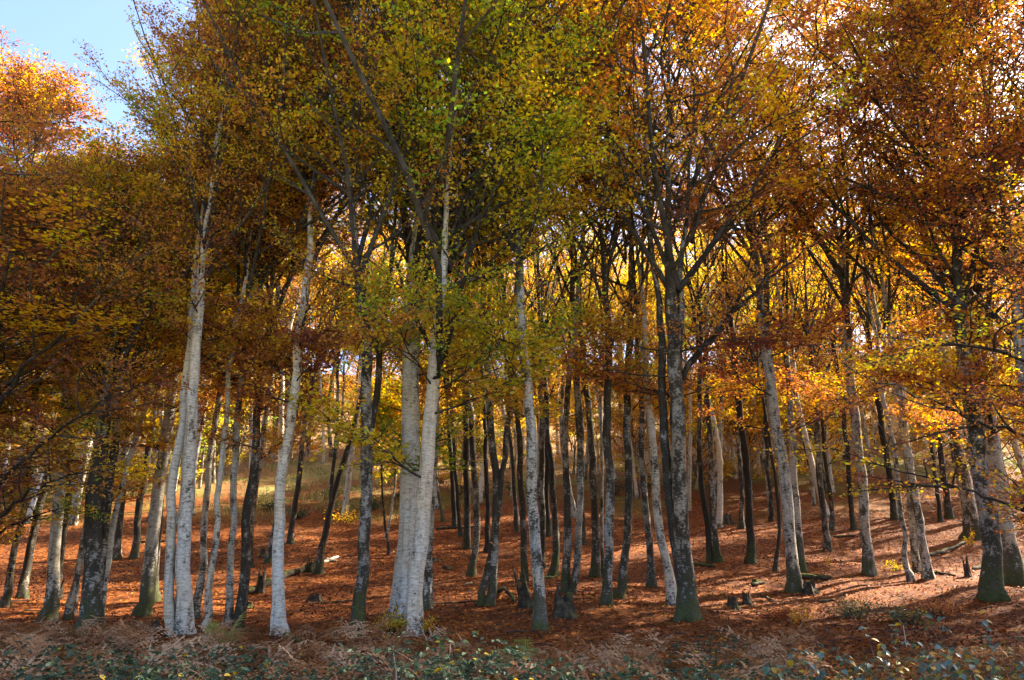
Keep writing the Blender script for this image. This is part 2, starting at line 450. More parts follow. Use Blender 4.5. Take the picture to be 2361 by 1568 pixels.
def grow_crown(rng, stems, H, cb, R_, level, forced=(), low=0.13, density=1.0, bias=None, leafmul=1.0, el_shift=0.0):
    """limbs, side branches, twigs and leaves for stems [(polyline, base radius, radii)] -> branch arrays, leaf arrays, limb paths"""
    nl, ns, nt, nlf, lsz = LEVELS[level]
    nlf = max(3, int(round(nlf * density)))
    lsz *= leafmul
    P0s, D0s, Ls, Rs = [], [], [], []
    tot = sum(s[1] for s in stems)
    for P, r0, rad in stems:
        k = max(7, int(round(nl * r0 / tot)))
        kl = int(round(k * low))
        u = np.sort(rng.uniform(0, 1, k)) ** 0.85
        h = cb + (max(H - 0.55 * R_, cb + 1.0) - cb) * u
        if kl: h[:kl] = rng.uniform(cb * 0.55, cb, kl)
        pz = P[:, 2]
        pos = np.stack([np.interp(h, pz, P[:, 0]), np.interp(h, pz, P[:, 1]), h], -1)
        tr = np.interp(h, pz, rad)
        az = np.arange(k) * 2.39996 + rng.uniform(0, 6.28) + rng.normal(0, 0.4, k)
        if bias is not None:
            sel = rng.random(k) < 0.6
            az = np.where(sel, bias + rng.normal(0, 0.6, k), az)
        elim = np.radians(np.clip(26 + 42 * u + el_shift + rng.normal(0, 8, k), 5, 78))
        prof = (0.62 + 0.38 * np.sin(np.pi * np.clip(u + 0.12, 0, 1))) * (1 - 0.55 * u ** 2.2)
        L = R_ * prof * rng.uniform(0.75, 1.25, k) / np.maximum(np.cos(elim), 0.42)
        L = np.minimum(L, np.maximum(H - h + 0.8, 0.8) / np.sin(elim))
        if kl: L[:kl] *= 0.6; elim[:kl] = np.radians(rng.uniform(5, 30, kl))
        D = np.stack([np.cos(az) * np.cos(elim), np.sin(az) * np.cos(elim), np.sin(elim)], -1)
        P0s.append(pos); D0s.append(D); Ls.append(L); rl = np.clip(tr * 0.45, 0.012, 0.085)
        if kl: rl[:kl] = np.clip(rl[:kl] * 0.42, 0.010, 0.03)
        Rs.append(rl)
    P0 = np.concatenate(P0s); D0 = np.concatenate(D0s); L = np.concatenate(Ls); r0s = np.concatenate(Rs)
    NL = 8
    LP = grow(rng, P0, D0, L, NL, 0.07, 0.13)
    lead = []
    for P, r0, rad in stems:
        nf = 4 if len(stems) == 1 else 2
        pz = P[:, 2]
        hf = cb + (H - cb) * rng.uniform(0.0, 0.30, nf)
        azf = rng.uniform(0, 6.28) + np.arange(nf) * 6.283 / nf + rng.normal(0, 0.3, nf)
        ef = np.radians(rng.uniform(55, 72, nf))
        p0 = np.stack([np.interp(hf, pz, P[:, 0]), np.interp(hf, pz, P[:, 1]), hf], -1)
        lead.append((p0, np.stack([np.cos(azf) * np.cos(ef), np.sin(azf) * np.cos(ef), np.sin(ef)], -1), (H - hf) * rng.uniform(0.7, 0.95, nf), np.clip(np.interp(hf, pz, rad) * 0.55, 0.02, 0.13)))
    lp0, ld, lL, lr_ = (np.concatenate(x) for x in zip(*lead))
    LP = np.concatenate([LP, grow(rng, lp0, ld, lL, NL, 0.05, 0.10)]); L = np.append(L, lL); r0s = np.append(r0s, lr_)
    tap = (1 - np.linspace(0, 1, NL) * 0.86)
    parts = [tubes(LP, r0s[:, None] * tap[None], 6)]
    limbs = []
    for fp, fr in forced:
        f = smooth_poly(fp, 16)
        f[1:-1] += rng.normal(0, 0.035, f[1:-1].shape)
        limbs.append((f, fr))
        LP = np.concatenate([LP, resample(f, NL)[None]])
        L = np.append(L, np.linalg.norm(np.diff(f, axis=0), axis=1).sum())
    m = len(LP)
    s = np.clip(np.linspace(0.2, 1.0, ns)[None] + rng.normal(0, 0.05, (m, ns)), 0.1, 1)
    B0, T = along(LP, s)
    side = unit(np.cross(T, np.array([0, 0, 1.0])))
    sg = np.where(np.arange(ns) % 2 == 0, 1.0, -1.0)[None, :, None] * np.sign(rng.random((m, 1, 1)) - 0.5)
    D = unit(T * 0.75 + side * sg * rng.uniform(0.5, 1.0, (m, ns, 1)) + rng.normal(0, 0.16, (m, ns, 3)) + np.array([0, 0, 0.06]))
    BL = np.maximum(L[:, None] * 0.5 * (1.18 - s) * rng.uniform(0.7, 1.25, s.shape), 0.6)
    BL = np.minimum(BL, 2.6)
    BP = grow(rng, B0.reshape(-1, 3), D.reshape(-1, 3), BL.ravel(), 4, 0.05, 0.16)
    br = np.clip(0.011 * BL.ravel() + 0.006, 0.008, 0.03)
    parts.append(tubes(BP, br[:, None] * np.array([1, 0.8, 0.6, 0.35])[None], 4 if level == 'near' else 3))
    mb = len(BP)
    s = np.clip(np.linspace(0.2, 1.0, nt)[None] + rng.normal(0, 0.06, (mb, nt)), 0.05, 1)
    W0, T = along(BP, s)
    side = unit(np.cross(T, np.array([0, 0, 1.0])) + rng.normal(0, 0.25, T.shape))
    sg = np.where(np.arange(nt) % 2 == 0, 1.0, -1.0)[None, :, None]
    D = unit(T * 0.8 + side * sg * rng.uniform(0.4, 1.0, (mb, nt, 1)) + rng.normal(0, 0.18, (mb, nt, 3)))
    WL = rng.uniform(0.45, 1.05, s.shape)
    WP = grow(rng, W0.reshape(-1, 3), D.reshape(-1, 3), WL.ravel(), 3, -0.02, 0.15)
    wr = np.full(len(WP), 0.0065)
    if level == 'near': parts.append(tubes(WP, wr[:, None] * np.array([1, 0.75, 0.4])[None], 3))
    else:
        d_ = unit(WP[:, 2] - WP[:, 0]); sd = unit(np.cross(d_, rng.normal(0, 1, d_.shape))) * 0.007
        rv_ = np.stack([WP[:, 0] - sd, WP[:, 0] + sd, WP[:, 2] + sd * 0.4, WP[:, 2] - sd * 0.4], 1).reshape(-1, 3)
        parts.append((rv_, np.arange(len(rv_)).reshape(-1, 4)))
    branches = merge(parts)
    mw = len(WP)
    keep = rng.random(mw) < np.clip(0.6 + 0.5 * rng.random(mb), 0, 1).repeat(nt)
    WPk = WP[keep]; mk = len(WPk)
    s = rng.uniform(0.05, 1.0, (mk, nlf))
    C, T = along(WPk, s)
    side = unit(np.cross(T, np.array([0, 0, 1.0])))
    lat = rng.uniform(0.02, 0.23, (mk, nlf, 1)) * np.sign(rng.random((mk, nlf, 1)) - 0.5) * (1.0 + 0.4 * (level == 'back'))
    C = C + side * lat + rng.normal(0, 0.028, C.shape)
    n = unit(np.array([0, 0, 1.0]) + rng.normal(0, 0.60, C.shape))
    ax = side * np.sign(lat) + T * 0.7 + rng.normal(0, 0.5, C.shape)
    hl = lsz * 0.5 * rng.uniform(0.7, 1.2, mk * nlf); hw = hl * rng.uniform(0.58, 0.75, mk * nlf)
    V, Qd = leaf_quads(C.reshape(-1, 3), ax.reshape(-1, 3), n.reshape(-1, 3), hl, hw)
    brtone = rng.normal(0, 0.22, mb).repeat(nt)[keep]
    limbtone = rng.normal(0, 0.20, m).repeat(ns).repeat(nt)[keep]
    tone = 0.5 + brtone[:, None] + limbtone[:, None] + rng.normal(0, 0.22, (mk, nlf))
    return branches, (V, Qd, tone.ravel()), limbs

CROWNS, DENSE = [], []      # grown once, set on many trunks
def crown_library(out, n, seed, level, R_):
    for k in range(n):
        rng = np.random.default_rng(seed + k)
        H = 14.0
        P = np.array([[0.12 * math.sin(0.5 * z + k), 0.12 * math.cos(0.45 * z + 2 * k), z + 4.0] for z in np.linspace(-2.6, H, 24)])
        rad = 0.13 * np.clip(1 - np.clip(P[:, 2] - 4.0, 0, H) / H, 0.03, 1)
        (bv, bq), (V, Qd, tone), _ = grow_crown(rng, [(P, 0.13, rad)], H + 4.0, 4.0, R_, level)
        out.append((mesh_from("branches", bv - np.array([0, 0, 4.0]), bq, mat=M_TWIG), mesh_from("crown", V - np.array([0, 0, 4.0]), Qd, mat=M_LEAF, attr=tone)))
crown_library(CROWNS, 8, 3000, 'mid', 3.0)
crown_library(DENSE, 5, 3100, 'dense', 3.0)

def set_crown(root, lib, seed, P, cb, H, R_, hue, spread, rng):
    bm_, cm_ = lib[seed % len(lib)]
    pz = P[:, 2]
    at = lambda h: np.array([np.interp(h, pz, P[:, 0]), np.interp(h, pz, P[:, 1]), h])
    a, b = at(cb), at(min(H * 0.95, pz.max()))
    tilt = Vector(unit(b - a)).to_track_quat('Z', 'Y').to_matrix().to_4x4()
    rot = (tilt @ Matrix.Rotation(rng.uniform(0, 6.28), 4, 'Z')).to_euler()
    w = R_ / 3.0
    for nm, me in (("branches", bm_), ("crown", cm_)):
        o = put(nm, me, root, a, color=(hue, spread, 0, 1), kind="stuff")
        o.rotation_euler = rot
        o.scale = (w, w, (H - cb) / 14.0)

def build_tree(name, base, stems, H, cb, R_, level, seed, hue, spread, dark, moss, forced=(), shared=False, **kw):
    """stems: list of (polyline relative to base, r0). Returns root Empty."""
    grow_kw = {k: kw.pop(k) for k in ('low', 'density', 'bias', 'leafmul', 'el_shift') if k in kw}
    rng = np.random.default_rng(seed)
    root = bpy.data.objects.new(name, None); COL.objects.link(root)
    root.empty_display_size = 0.3
    root.location = tuple(float(v) for v in base)
    for k, v in kw.items(): root[k] = v
    st = []
    for P, r0 in stems:
        wander = np.cumsum(rng.normal(0, 0.034, (len(P), 2)), axis=0); wander -= np.linspace(0, 1, len(P))[:, None] * wander[-1]
        P = P.copy(); P[4:, :2] += (wander - wander[3])[4:]
        tv, tq, rad = trunk_tube(P, r0, H, rng, sides=16 if level == 'front' else 10, cb=cb)
        put("trunk", mesh_from("trunk", tv, tq, mat=M_BARK, smooth=True), root, color=(dark, moss, 0, 1))
        st.append((P, r0, rad))
    if shared:
        for si, (P, r0, rad) in enumerate(st[:2]):
            set_crown(root, CROWNS, seed + 4 * si, P, cb, H, R_, hue, spread, rng)
    else:
        (bv, bq), (V, Qd, tone), limbs = grow_crown(rng, st, H, cb, R_, level, forced, **grow_kw)
        put("branches", mesh_from("branches", bv, bq, mat=M_TWIG), root, kind="stuff")
        put("crown", mesh_from("crown", V, Qd, mat=M_LEAF, attr=tone), root, color=(hue, spread, 0, 1), kind="stuff")
        for f, fr_ in limbs:
            lv, lq = tubes(f[None], (fr_ * (1 - 0.8 * np.linspace(0, 1, len(f))))[None], 8)
            put("limb", mesh_from("limb", lv, lq, mat=M_BARK, smooth=True), root, color=(1.0, 0.0, 0, 1))
        if level == 'front':
            set_crown(root, DENSE, seed, st[0][0], cb - 0.2, H, R_, hue + 0.03, spread, rng)
    return root

def stem_from_pixels(pts, base, depth, H, lean_keep=0.5, rng=None):
    """pixel polyline at the tree's own depth, carried on upward to height H above the base"""
    W_ = np.array([at_depth(px, py, depth) for px, py in pts]) - base
    W_[0, 2] = min(W_[0, 2], 0.0) - 0.25
    d = unit(W_[-1] - W_[-2]) if len(W_) > 2 else unit(W_[-1] - W_[0])
    pts3 = list(W_)
    p = W_[-1].copy()
    while p[2] < H - 0.3:
        d = unit(d * 1.0 + np.array([0, 0, 0.18]) + (rng.normal(0, 0.05, 3) if rng is not None else 0))
        if d[2] < 0.5: d[2] = 0.5; d = unit(d)
        p = p + d * min(1.6, max(0.3, H - p[2]))
        pts3.append(p.copy())
    P = np.array(pts3)
    if len(P) > 2:   # a little sway in the depth direction too
        P[1:, 1] += (rng.normal(0, 0.25) if rng is not None else 0) * (P[1:, 2] / H) ** 1.2 * 3
    n = max(16, int(H / 0.55))
    Ps = smooth_poly(P, n)
    # denser rings at the root collar
    lowp = np.array([Ps[0] + (Ps[1] - Ps[0]) * f for f in (0.0, 0.35, 0.55, 0.75)])
    return np.concatenate([lowp, Ps[1:]])

TREE_GROUP = "beech trees of the stand"
tree_no = [100]
def tree(label, stems_px, H=23, cb=8, R_=3.4, hue=0.45, spread=0.5, dark=0.5, moss=0.3, level=None, limbs_px=(), base=None, name="beech_tree", **kw):
    tree_no[0] += 1
    rng = np.random.default_rng(tree_no[0])
    b0 = on_ground(*stems_px[0][0][0]) if base is None else base
    depth = b0[1]
    stems = []
    for i, (pts, wpx) in enumerate(stems_px):
        bi = b0 if i == 0 else on_ground(*pts[0])
        if abs(bi[1] - depth) > 1.5: bi = at_depth(*pts[0], depth)
        r0 = wpx / PF * bi[1] * 0.5 * 0.92
        P = stem_from_pixels(pts, b0, bi[1], H * (1 - 0.06 * i), rng=rng)
        stems.append((P, r0))
    forced = []
    for pts, wpx in limbs_px:
        f = np.array([at_depth(px, py, depth) for px, py in pts]) - b0
        f[:, 1] += np.linspace(0, rng.uniform(-2.0, 0.6), len(f))
        forced.append((f, wpx / PF * depth * 0.5))
    cb = 6.6 + (cb - 6.6) * 0.5 + rng.uniform(-0.9, 1.4)
    if level is None:
        level = 'front' if depth < 24.5 else ('mid' if depth < 33 else 'back')
    shared = level in ('mid', 'back') and not limbs_px and name == 'beech_tree'
    return build_tree(name, b0, stems, H, cb, R_, level, tree_no[0] * 7 + 1, hue, spread, dark, moss, forced, shared=shared,
                      label=label, category="tree", group=TREE_GROUP, **kw)

# --- front rank, traced one by one from the photograph (pixel points, trunk width in pixels)
tree("pale beech with a sunlit streak at the bracken's edge, leftmost of the front rank", [([(112, 1432), (125, 1310), (140, 1190), (160, 1060)], 26)], H=12, cb=5.5, R_=2.4, hue=0.48, dark=0.30, moss=0.75)
tree("slim beech with patchy bark just left of the thick black-footed beech", [([(157, 1430), (168, 1320), (182, 1215), (196, 1100)], 13), ([(171, 1415), (177, 1330), (187, 1265)], 10)], H=12.4, cb=6.0, R_=1.8, hue=0.6, dark=0.45, moss=0.5)
tree("thick beech with blackened foot and double dark stem rising out of the bracken", [([(205, 1465), (208, 1330), (214, 1180), (238, 1000), (258, 850)], 42), ([(214, 1462), (222, 1320), (232, 1180), (250, 1020), (272, 860)], 22)], H=12.6, cb=5.0, R_=2.6, hue=0.50, spread=0.55, dark=0.62, moss=0.85)
tree("slender sunlit beech close right of the thick black-footed beech", [([(230, 1443), (236, 1350), (246, 1270), (262, 1170), (280, 1090)], 13)], H=12.6, cb=6.5, R_=1.8, hue=0.6, dark=0.32, moss=0.5)
tree("beech with mossy green foot and a bright sunlit stripe, left of the white forked beech", [([(328, 1418), (340, 1300), (352, 1220), (362, 1140), (380, 1030), (412, 800)], 28)], H=15.2, cb=7.0, R_=2.6, hue=0.46, dark=0.38, moss=1.0)
tree("white-barked beech splitting into three tall stems behind the bracken", [([(424, 1464), (431, 1317), (440, 1167), (461, 980), (490, 700), (500, 560)], 30), ([(405, 1430), (394, 1320), (394, 1242), (409, 1130), (421, 980), (440, 780)], 21), ([(418, 1440), (414, 1300), (424, 1130), (440, 900), (455, 740)], 17)], H=18.6, cb=7.5, R_=2.2, hue=0.45, spread=0.6, dark=0.12, moss=0.15)
tree("thin pale beech with sunlit flank just right of the white three-stemmed beech", [([(450, 1424), (458, 1340), (468, 1260), (478, 1160), (492, 1040)], 15)], H=20, cb=9, R_=2.2, hue=0.5, dark=0.35, moss=0.5)
tree("slim white beech leaning right beside the green fern", [([(474, 1450), (483, 1336), (502, 1167), (519, 1055), (545, 820)], 13)], H=21, cb=9, R_=2.4, hue=0.42, dark=0.12, moss=0.2)
tree("thin beech with brown foot standing directly behind the green fern", [([(530, 1446), (530, 1340), (531, 1240), (547, 1055), (560, 900)], 15)], H=19, cb=9, R_=1.9, hue=0.40, dark=0.4, moss=0.4)
tree("tall dark mottled beech right of the green fern", [([(548, 1448), (550, 1360), (552, 1280), (573, 1092), (585, 980), (612, 720)], 20)], H=23, cb=9, R_=3.0, hue=0.26, spread=0.5, dark=0.62, moss=0.5)
tree("lone straight chalk-white beech trunk rising from the bracken", [([(646, 1465), (641, 1370), (641, 1280), (648, 1167), (660, 1055), (671, 980), (690, 820), (712, 620)], 26)], H=24, cb=10, R_=3.2, hue=0.25, spread=0.5, dark=0.05, moss=0.12, limbs_px=[([(692, 800), (715, 740), (760, 690), (800, 660)], 8)])
tree("dark beech forking into two black stems, with flared mossy foot", [([(820, 1465), (828, 1317), (840, 1205), (845, 980), (850, 790), (835, 600)], 28), ([(827, 1450), (838, 1300), (850, 1150), (858, 950), (880, 700), (896, 600)], 17)], H=24, cb=9, R_=3.2, hue=0.55, spread=0.6, dark=0.78, moss=0.9)
tree("huge pale beech trunk, rear one of the massive central pair", [([(926, 1432), (927, 1330), (930, 1250), (937, 1130), (945, 1017), (955, 820), (962, 600)], 50)], H=27, cb=9.5, R_=4.2, hue=0.68, spread=0.5, dark=0.22, moss=0.3)
tree("huge white beech with a yellow shrub at its foot and wide forked crown", [([(951, 1462), (957, 1380), (963, 1300), (974, 1200), (983, 1120), (991, 980), (992, 860), (1015, 700), (1030, 560)], 38)], H=27, cb=7.5, R_=4.6, hue=0.77, spread=0.42, dark=0.08, moss=0.22,
     limbs_px=[([(995, 880), (1045, 770), (1072, 690), (1085, 600), (1130, 520), (1190, 450)], 15), ([(1078, 650), (1190, 610), (1290, 560), (1385, 500), (1440, 440)], 11), ([(1000, 900), (1035, 830), (1050, 780)], 14),
               ([(1040, 600), (1110, 560), (1200, 530), (1320, 470)], 10), ([(1020, 640), (1060, 540), (1120, 440), (1180, 330)], 12), ([(990, 800), (940, 680), (890, 560), (850, 450)], 11)])
tree("grey beech half hidden behind the right side of the massive central pair", [([(984, 1404), (988, 1320), (994, 1242), (1000, 1092), (1004, 960)], 19)], H=24, cb=9, R_=2.8, hue=0.55, dark=0.35, moss=0.6)
tree("speckled beech whose foot stands between two rotten stumps", [([(1248, 1450), (1244, 1380), (1237, 1317), (1227, 1186), (1222, 1092), (1216, 980), (1208, 760), (1204, 600)], 26)], H=25, cb=9, R_=3.6, hue=0.68, spread=0.5, dark=0.46, moss=0.7)
tree("massive old mottled beech with green mossy roots and long bent limb", [([(1584, 1428), (1579, 1330), (1573, 1205), (1567, 1092), (1560, 990), (1550, 880), (1540, 700), (1528, 480)], 40), ([(1560, 1100), (1566, 960), (1576, 830), (1590, 640), (1600, 520)], 24), ([(1548, 1000), (1530, 850), (1508, 640), (1495, 490)], 21)], H=26, cb=9.5, R_=4.8, hue=0.33, spread=0.5, dark=0.74, moss=0.85,
     limbs_px=[([(1568, 880), (1610, 815), (1660, 750), (1735, 675), (1800, 615), (1880, 560)], 17), ([(1590, 640), (1650, 560), (1720, 480), (1800, 420)], 11), ([(1595, 560), (1625, 440), (1680, 330), (1740, 250)], 11), ([(1640, 790), (1700, 700), (1760, 600)], 9)])
tree("pale stem leaning into the left side of the massive mossy beech", [([(1552, 1396), (1542, 1330), (1530, 1275), (1512, 1130), (1499, 980), (1484, 760), (1470, 600)], 20)], H=24, cb=10, R_=2.8, hue=0.32, dark=0.28, moss=0.25)
# --- right half
tree("beech with dark rooty foot beside the fallen mossy log", [([(1829, 1364), (1827, 1300), (1824, 1230), (1814, 1092), (1796, 980), (1772, 800), (1745, 500)], 29)], H=28, cb=9, R_=4.6, hue=0.30, spread=0.5, dark=0.5, moss=0.75, level='front')
tree("beech with a bright green mossy root, tucked behind the dark rooty one", [([(1848, 1318), (1842, 1240), (1836, 1167), (1829, 1017), (1812, 800)], 17)], H=24, cb=9, R_=2.8, hue=0.42, dark=0.5, moss=0.95)
tree("very thick black-footed beech at the frame's right side, foot in bright leaves", [([(2290, 1380), (2290, 1290), (2287, 1205), (2272, 1092), (2240, 960), (2212, 850), (2190, 700), (2160, 400)], 42)], H=26, cb=8, R_=4.8, hue=0.38, spread=0.6, dark=0.72, moss=0.95, level='front',
     limbs_px=[([(2290, 1000), (2250, 820), (2190, 720), (2110, 640), (2040, 600)], 11)])
tree("broad beech leaning left behind the very thick black-footed one", [([(2340, 1345), (2330, 1280), (2316, 1215), (2300, 1140), (2280, 1000), (2262, 860)], 38)], H=24, cb=8, R_=3.8, hue=0.42, dark=0.45, moss=0.9, level='front')
tree("towering grey beech at the right edge with gnarled upper trunk", [([(2420, 1400), (2400, 1150), (2372, 900), (2340, 640), (2310, 430), (2290, 250)], 52)], H=27, cb=9, R_=4.8, hue=0.25, spread=0.55, dark=0.5, moss=0.5, level='front')
tree("mottled beech standing alone among leaves with swollen mossy foot, right of the mossy log", [([(2003, 1324), (1999, 1260), (1988, 1167), (1973, 1017), (1950, 830), (1928, 640)], 24)], H=29, cb=9, R_=4.6, hue=0.42, dark=0.5, moss=0.7, level='front')
tree("clump of three slim grey beech stems growing from one foot", [([(2140, 1334), (2130, 1250), (2119, 1167), (2101, 1055), (2078, 880)], 18), ([(2112, 1318), (2104, 1220), (2097, 1130), (2084, 1010)], 17), ([(2095, 1315), (2086, 1230), (2076, 1160), (2064, 1040)], 11)], H=22, cb=9, R_=3.0, hue=0.45, dark=0.42, moss=0.35)
tree("dark upright beech deep under the right canopy, pale bark flaking", [([(2243, 1240), (2234, 1170), (2223, 1105), (2202, 999), (2180, 850), (2150, 640)], 32)], H=24, cb=9, R_=3.6, hue=0.40, dark=0.5, moss=0.7)

# --- middle rank
mid = [
 ("dark slim beech just behind the pale streaked beech at the left", [([(131, 1335), (140, 1270), (151, 1200), (166, 1100)], 16)], 14, .58, .7, .5),
 ("dim beech trunk half veiled by low leaves at the far left", [([(52, 1380), (60, 1290), (75, 1200), (92, 1100)], 17)], 13, .6, .6, .6),
 ("small grey beech at the left margin under hanging leaves", [([(12, 1400), (22, 1330), (34, 1250), (50, 1150)], 14)], 12, .62, .6, .6),
 ("beech with black foot upslope of the slender sunlit one", [([(268, 1290), (275, 1220), (284, 1150), (300, 1050)], 17)], 19, .55, .45, .6),
 ("dark straight beech upslope, left of the mossy-footed striped beech", [([(309, 1287), (313, 1220), (319, 1167), (331, 1050)], 15)], 19, .52, .78, .6),
 ("black-footed beech close behind the mossy-footed striped beech", [([(358, 1387), (361, 1310), (365, 1235), (372, 1160), (392, 1010)], 19)], 19, .5, .6, .7),
 ("beech with lit base upslope between fern and lone white trunk", [([(573, 1308), (579, 1240), (586, 1180), (604, 1050), (625, 900)], 14)], 21, .42, .45, .4),
 ("sunlit short-looking beech base close left of the lone white trunk", [([(617, 1297), (626, 1240), (638, 1185), (652, 1080)], 12)], 21, .42, .35, .6),
 ("dark fan-branched beech rising behind the lone white trunk", [([(669, 1254), (676, 1190), (683, 1130), (701, 991), (730, 850), (770, 720)], 13)], 20, .45, .6, .5),
 ("crooked beech leaning right over the fallen trunk", [([(733, 1325), (742, 1260), (753, 1205), (772, 1130), (791, 1055), (812, 1000), (830, 900)], 16)], 19, .5, .55, .6),
 ("straight dark stem fused behind the crooked leaning beech", [([(762, 1190), (765, 1130), (769, 1050), (776, 950)], 9)], 19, .45, .6, .4),
 ("dark beech upslope right of the massive central pair, first of three", [([(1051, 1219), (1045, 1150), (1040, 1092), (1034, 980)], 11)], 20, .45, .8, .4),
 ("thinner stem hugging the first dark beech right of the central pair", [([(1064, 1236), (1058, 1180), (1053, 1130), (1046, 1020)], 8)], 18, .45, .7, .4),
 ("black beech on a burr-like foot, right of the thinner paired stems", [([(1076, 1265), (1077, 1180), (1078, 1092), (1076, 960)], 16)], 21, .42, .85, .6),
 ("beech with swollen dark root left of the slanting twin beech", [([(1085, 1329), (1094, 1270), (1102, 1224), (1101, 1092), (1094, 980)], 16)], 21, .4, .5, .8),
 ("shadowy slim beech between the swollen-rooted beech and slanting twin", [([(1122, 1272), (1125, 1200), (1126, 1140), (1117, 980)], 11)], 20, .42, .8, .5),
 ("slanting twin beech with two stems parting above the leaf litter", [([(1126, 1394), (1134, 1335), (1143, 1280), (1147, 1130), (1141, 980)], 18), ([(1106, 1368), (1128, 1290), (1145, 1225), (1162, 1130), (1171, 980)], 14)], 22, .45, .45, .75),
 ("thin far beech just left of the tilted dark-footed beech", [([(1192, 1224), (1188, 1170), (1182, 1110), (1176, 1000)], 8)], 18, .4, .6, .4),
 ("tilted dark-footed beech left of the stump-flanked beech", [([(1210, 1338), (1210, 1270), (1208, 1210), (1199, 1092), (1192, 980)], 14)], 21, .4, .5, .8),
 ("grey beech directly behind the stump-flanked beech", [([(1250, 1312), (1250, 1240), (1245, 1130), (1246, 980), (1250, 820)], 14)], 22, .4, .5, .5),
 ("black far beech upslope right of the stump-flanked beech", [([(1263, 1234), (1262, 1170), (1260, 1100), (1257, 980)], 14)], 20, .36, .85, .5),
 ("curved mossy beech leaning right with a split foot", [([(1272, 1327), (1279, 1265), (1285, 1205), (1276, 1060), (1267, 980)], 15)], 21, .4, .6, .9),
 ("left stem of the narrow beech couple on one shared mossy foot", [([(1301, 1368), (1305, 1300), (1308, 1242), (1303, 1092), (1299, 980)], 17)], 22, .4, .45, .75),
 ("right stem of the narrow beech couple with a sunlit edge", [([(1316, 1368), (1324, 1290), (1330, 1205), (1328, 1055), (1322, 940)], 16)], 22, .42, .42, .5),
 ("shaded far beech right of the narrow couple", [([(1342, 1254), (1345, 1190), (1348, 1130), (1344, 1000)], 14)], 20, .38, .65, .5),
 ("beech with sunlit right flank and dark broad foot, mid slope", [([(1370, 1330), (1370, 1260), (1368, 1205), (1361, 1055), (1352, 930)], 19)], 22, .4, .45, .8),
 ("very thin lit pole close right of the broad-footed beech", [([(1390, 1327), (1389, 1240), (1386, 1150), (1377, 1017)], 7)], 17, .45, .25, .9),
 ("front beech of the crossing pair, kinked low on its trunk", [([(1396, 1394), (1402, 1335), (1409, 1280), (1413, 1167), (1402, 1017), (1398, 860)], 20)], 23, .4, .45, .7),
 ("rear beech of the crossing pair with mossy clawed roots", [([(1426, 1379), (1433, 1310), (1439, 1242), (1441, 1092), (1437, 980), (1440, 600)], 19)], 24, .42, .5, .85),
 ("dark bent beech left of the massive mossy beech, burr halfway up", [([(1503, 1353), (1500, 1290), (1495, 1224), (1482, 1092), (1473, 980), (1468, 830)], 16)], 22, .36, .6, .5),
 ("short dark beech next to a sunlit neighbour, upslope of the mossy roots", [([(1638, 1293), (1633, 1240), (1627, 1200), (1616, 1100)], 13)], 20, .35, .7, .6),
 ("half sunlit beech with mossy foot, upslope right of the massive beech", [([(1657, 1295), (1652, 1230), (1645, 1160), (1638, 1017), (1630, 880)], 15)], 22, .35, .4, .8),
 ("slim straight far beech upslope of the bright leaf patch", [([(1709, 1218), (1708, 1150), (1706, 1080), (1700, 960)], 10)], 20, .4, .6, .4),
 ("tall dark mossy beech standing in the bright leaf patch", [([(1730, 1299), (1726, 1230), (1720, 1167), (1710, 990), (1692, 800)], 17)], 23, .36, .72, .8),
 ("slender dark beech upslope right of the bright leaf patch", [([(1778, 1201), (1775, 1150), (1771, 1090), (1762, 980)], 9)], 19, .42, .75, .3),
 ("curved thin beech bowing out of the bright leaf patch", [([(1784, 1315), (1793, 1265), (1799, 1205), (1794, 1140), (1780, 1060)], 7)], 14, .45, .55, .3),
 ("lit hook-footed sapling beech high on the right slope", [([(1876, 1165), (1875, 1130), (1868, 1090), (1855, 1040)], 7)], 12, .55, .3, .2),
 ("straight grey beech with dark socket foot right of the rooty pair", [([(1908, 1270), (1903, 1200), (1898, 1130), (1884, 980), (1860, 720)], 14)], 22, .36, .5, .4),
 ("dim beech shadowing the straight grey one from behind", [([(1917, 1222), (1913, 1170), (1908, 1110), (1896, 980)], 9)], 19, .4, .75, .4),
 ("dark slim beech alone on open litter, right slope", [([(1968, 1222), (1965, 1150), (1962, 1090), (1952, 980)], 11)], 20, .36, .7, .5),
 ("dark beech with lit twin edge, upslope of the three-stem clump", [([(2063, 1199), (2054, 1130), (2044, 1055), (2029, 960), (2012, 840)], 15)], 22, .4, .7, .5),
 ("small far beech right of the three-stem clump", [([(2168, 1203), (2163, 1150), (2157, 1100), (2146, 1010)], 8)], 18, .45, .6, .4),
 ("mossy-footed far beech in the bright gap at the right", [([(2189, 1194), (2183, 1140), (2176, 1085), (2162, 980)], 13)], 21, .42, .65, .6),
 ("dark beech at the right border behind the leaning broad trunk", [([(2329, 1195), (2321, 1140), (2312, 1080), (2295, 980)], 15)], 21, .4, .7, .5),
]
for lab, st, H, hue, dark, moss in mid:
    tree(lab, st, H=H + 1.5, cb=H * 0.44, R_=2.5, hue=hue + 0.06, spread=0.5, dark=min(1.0, dark + 0.22), moss=moss)
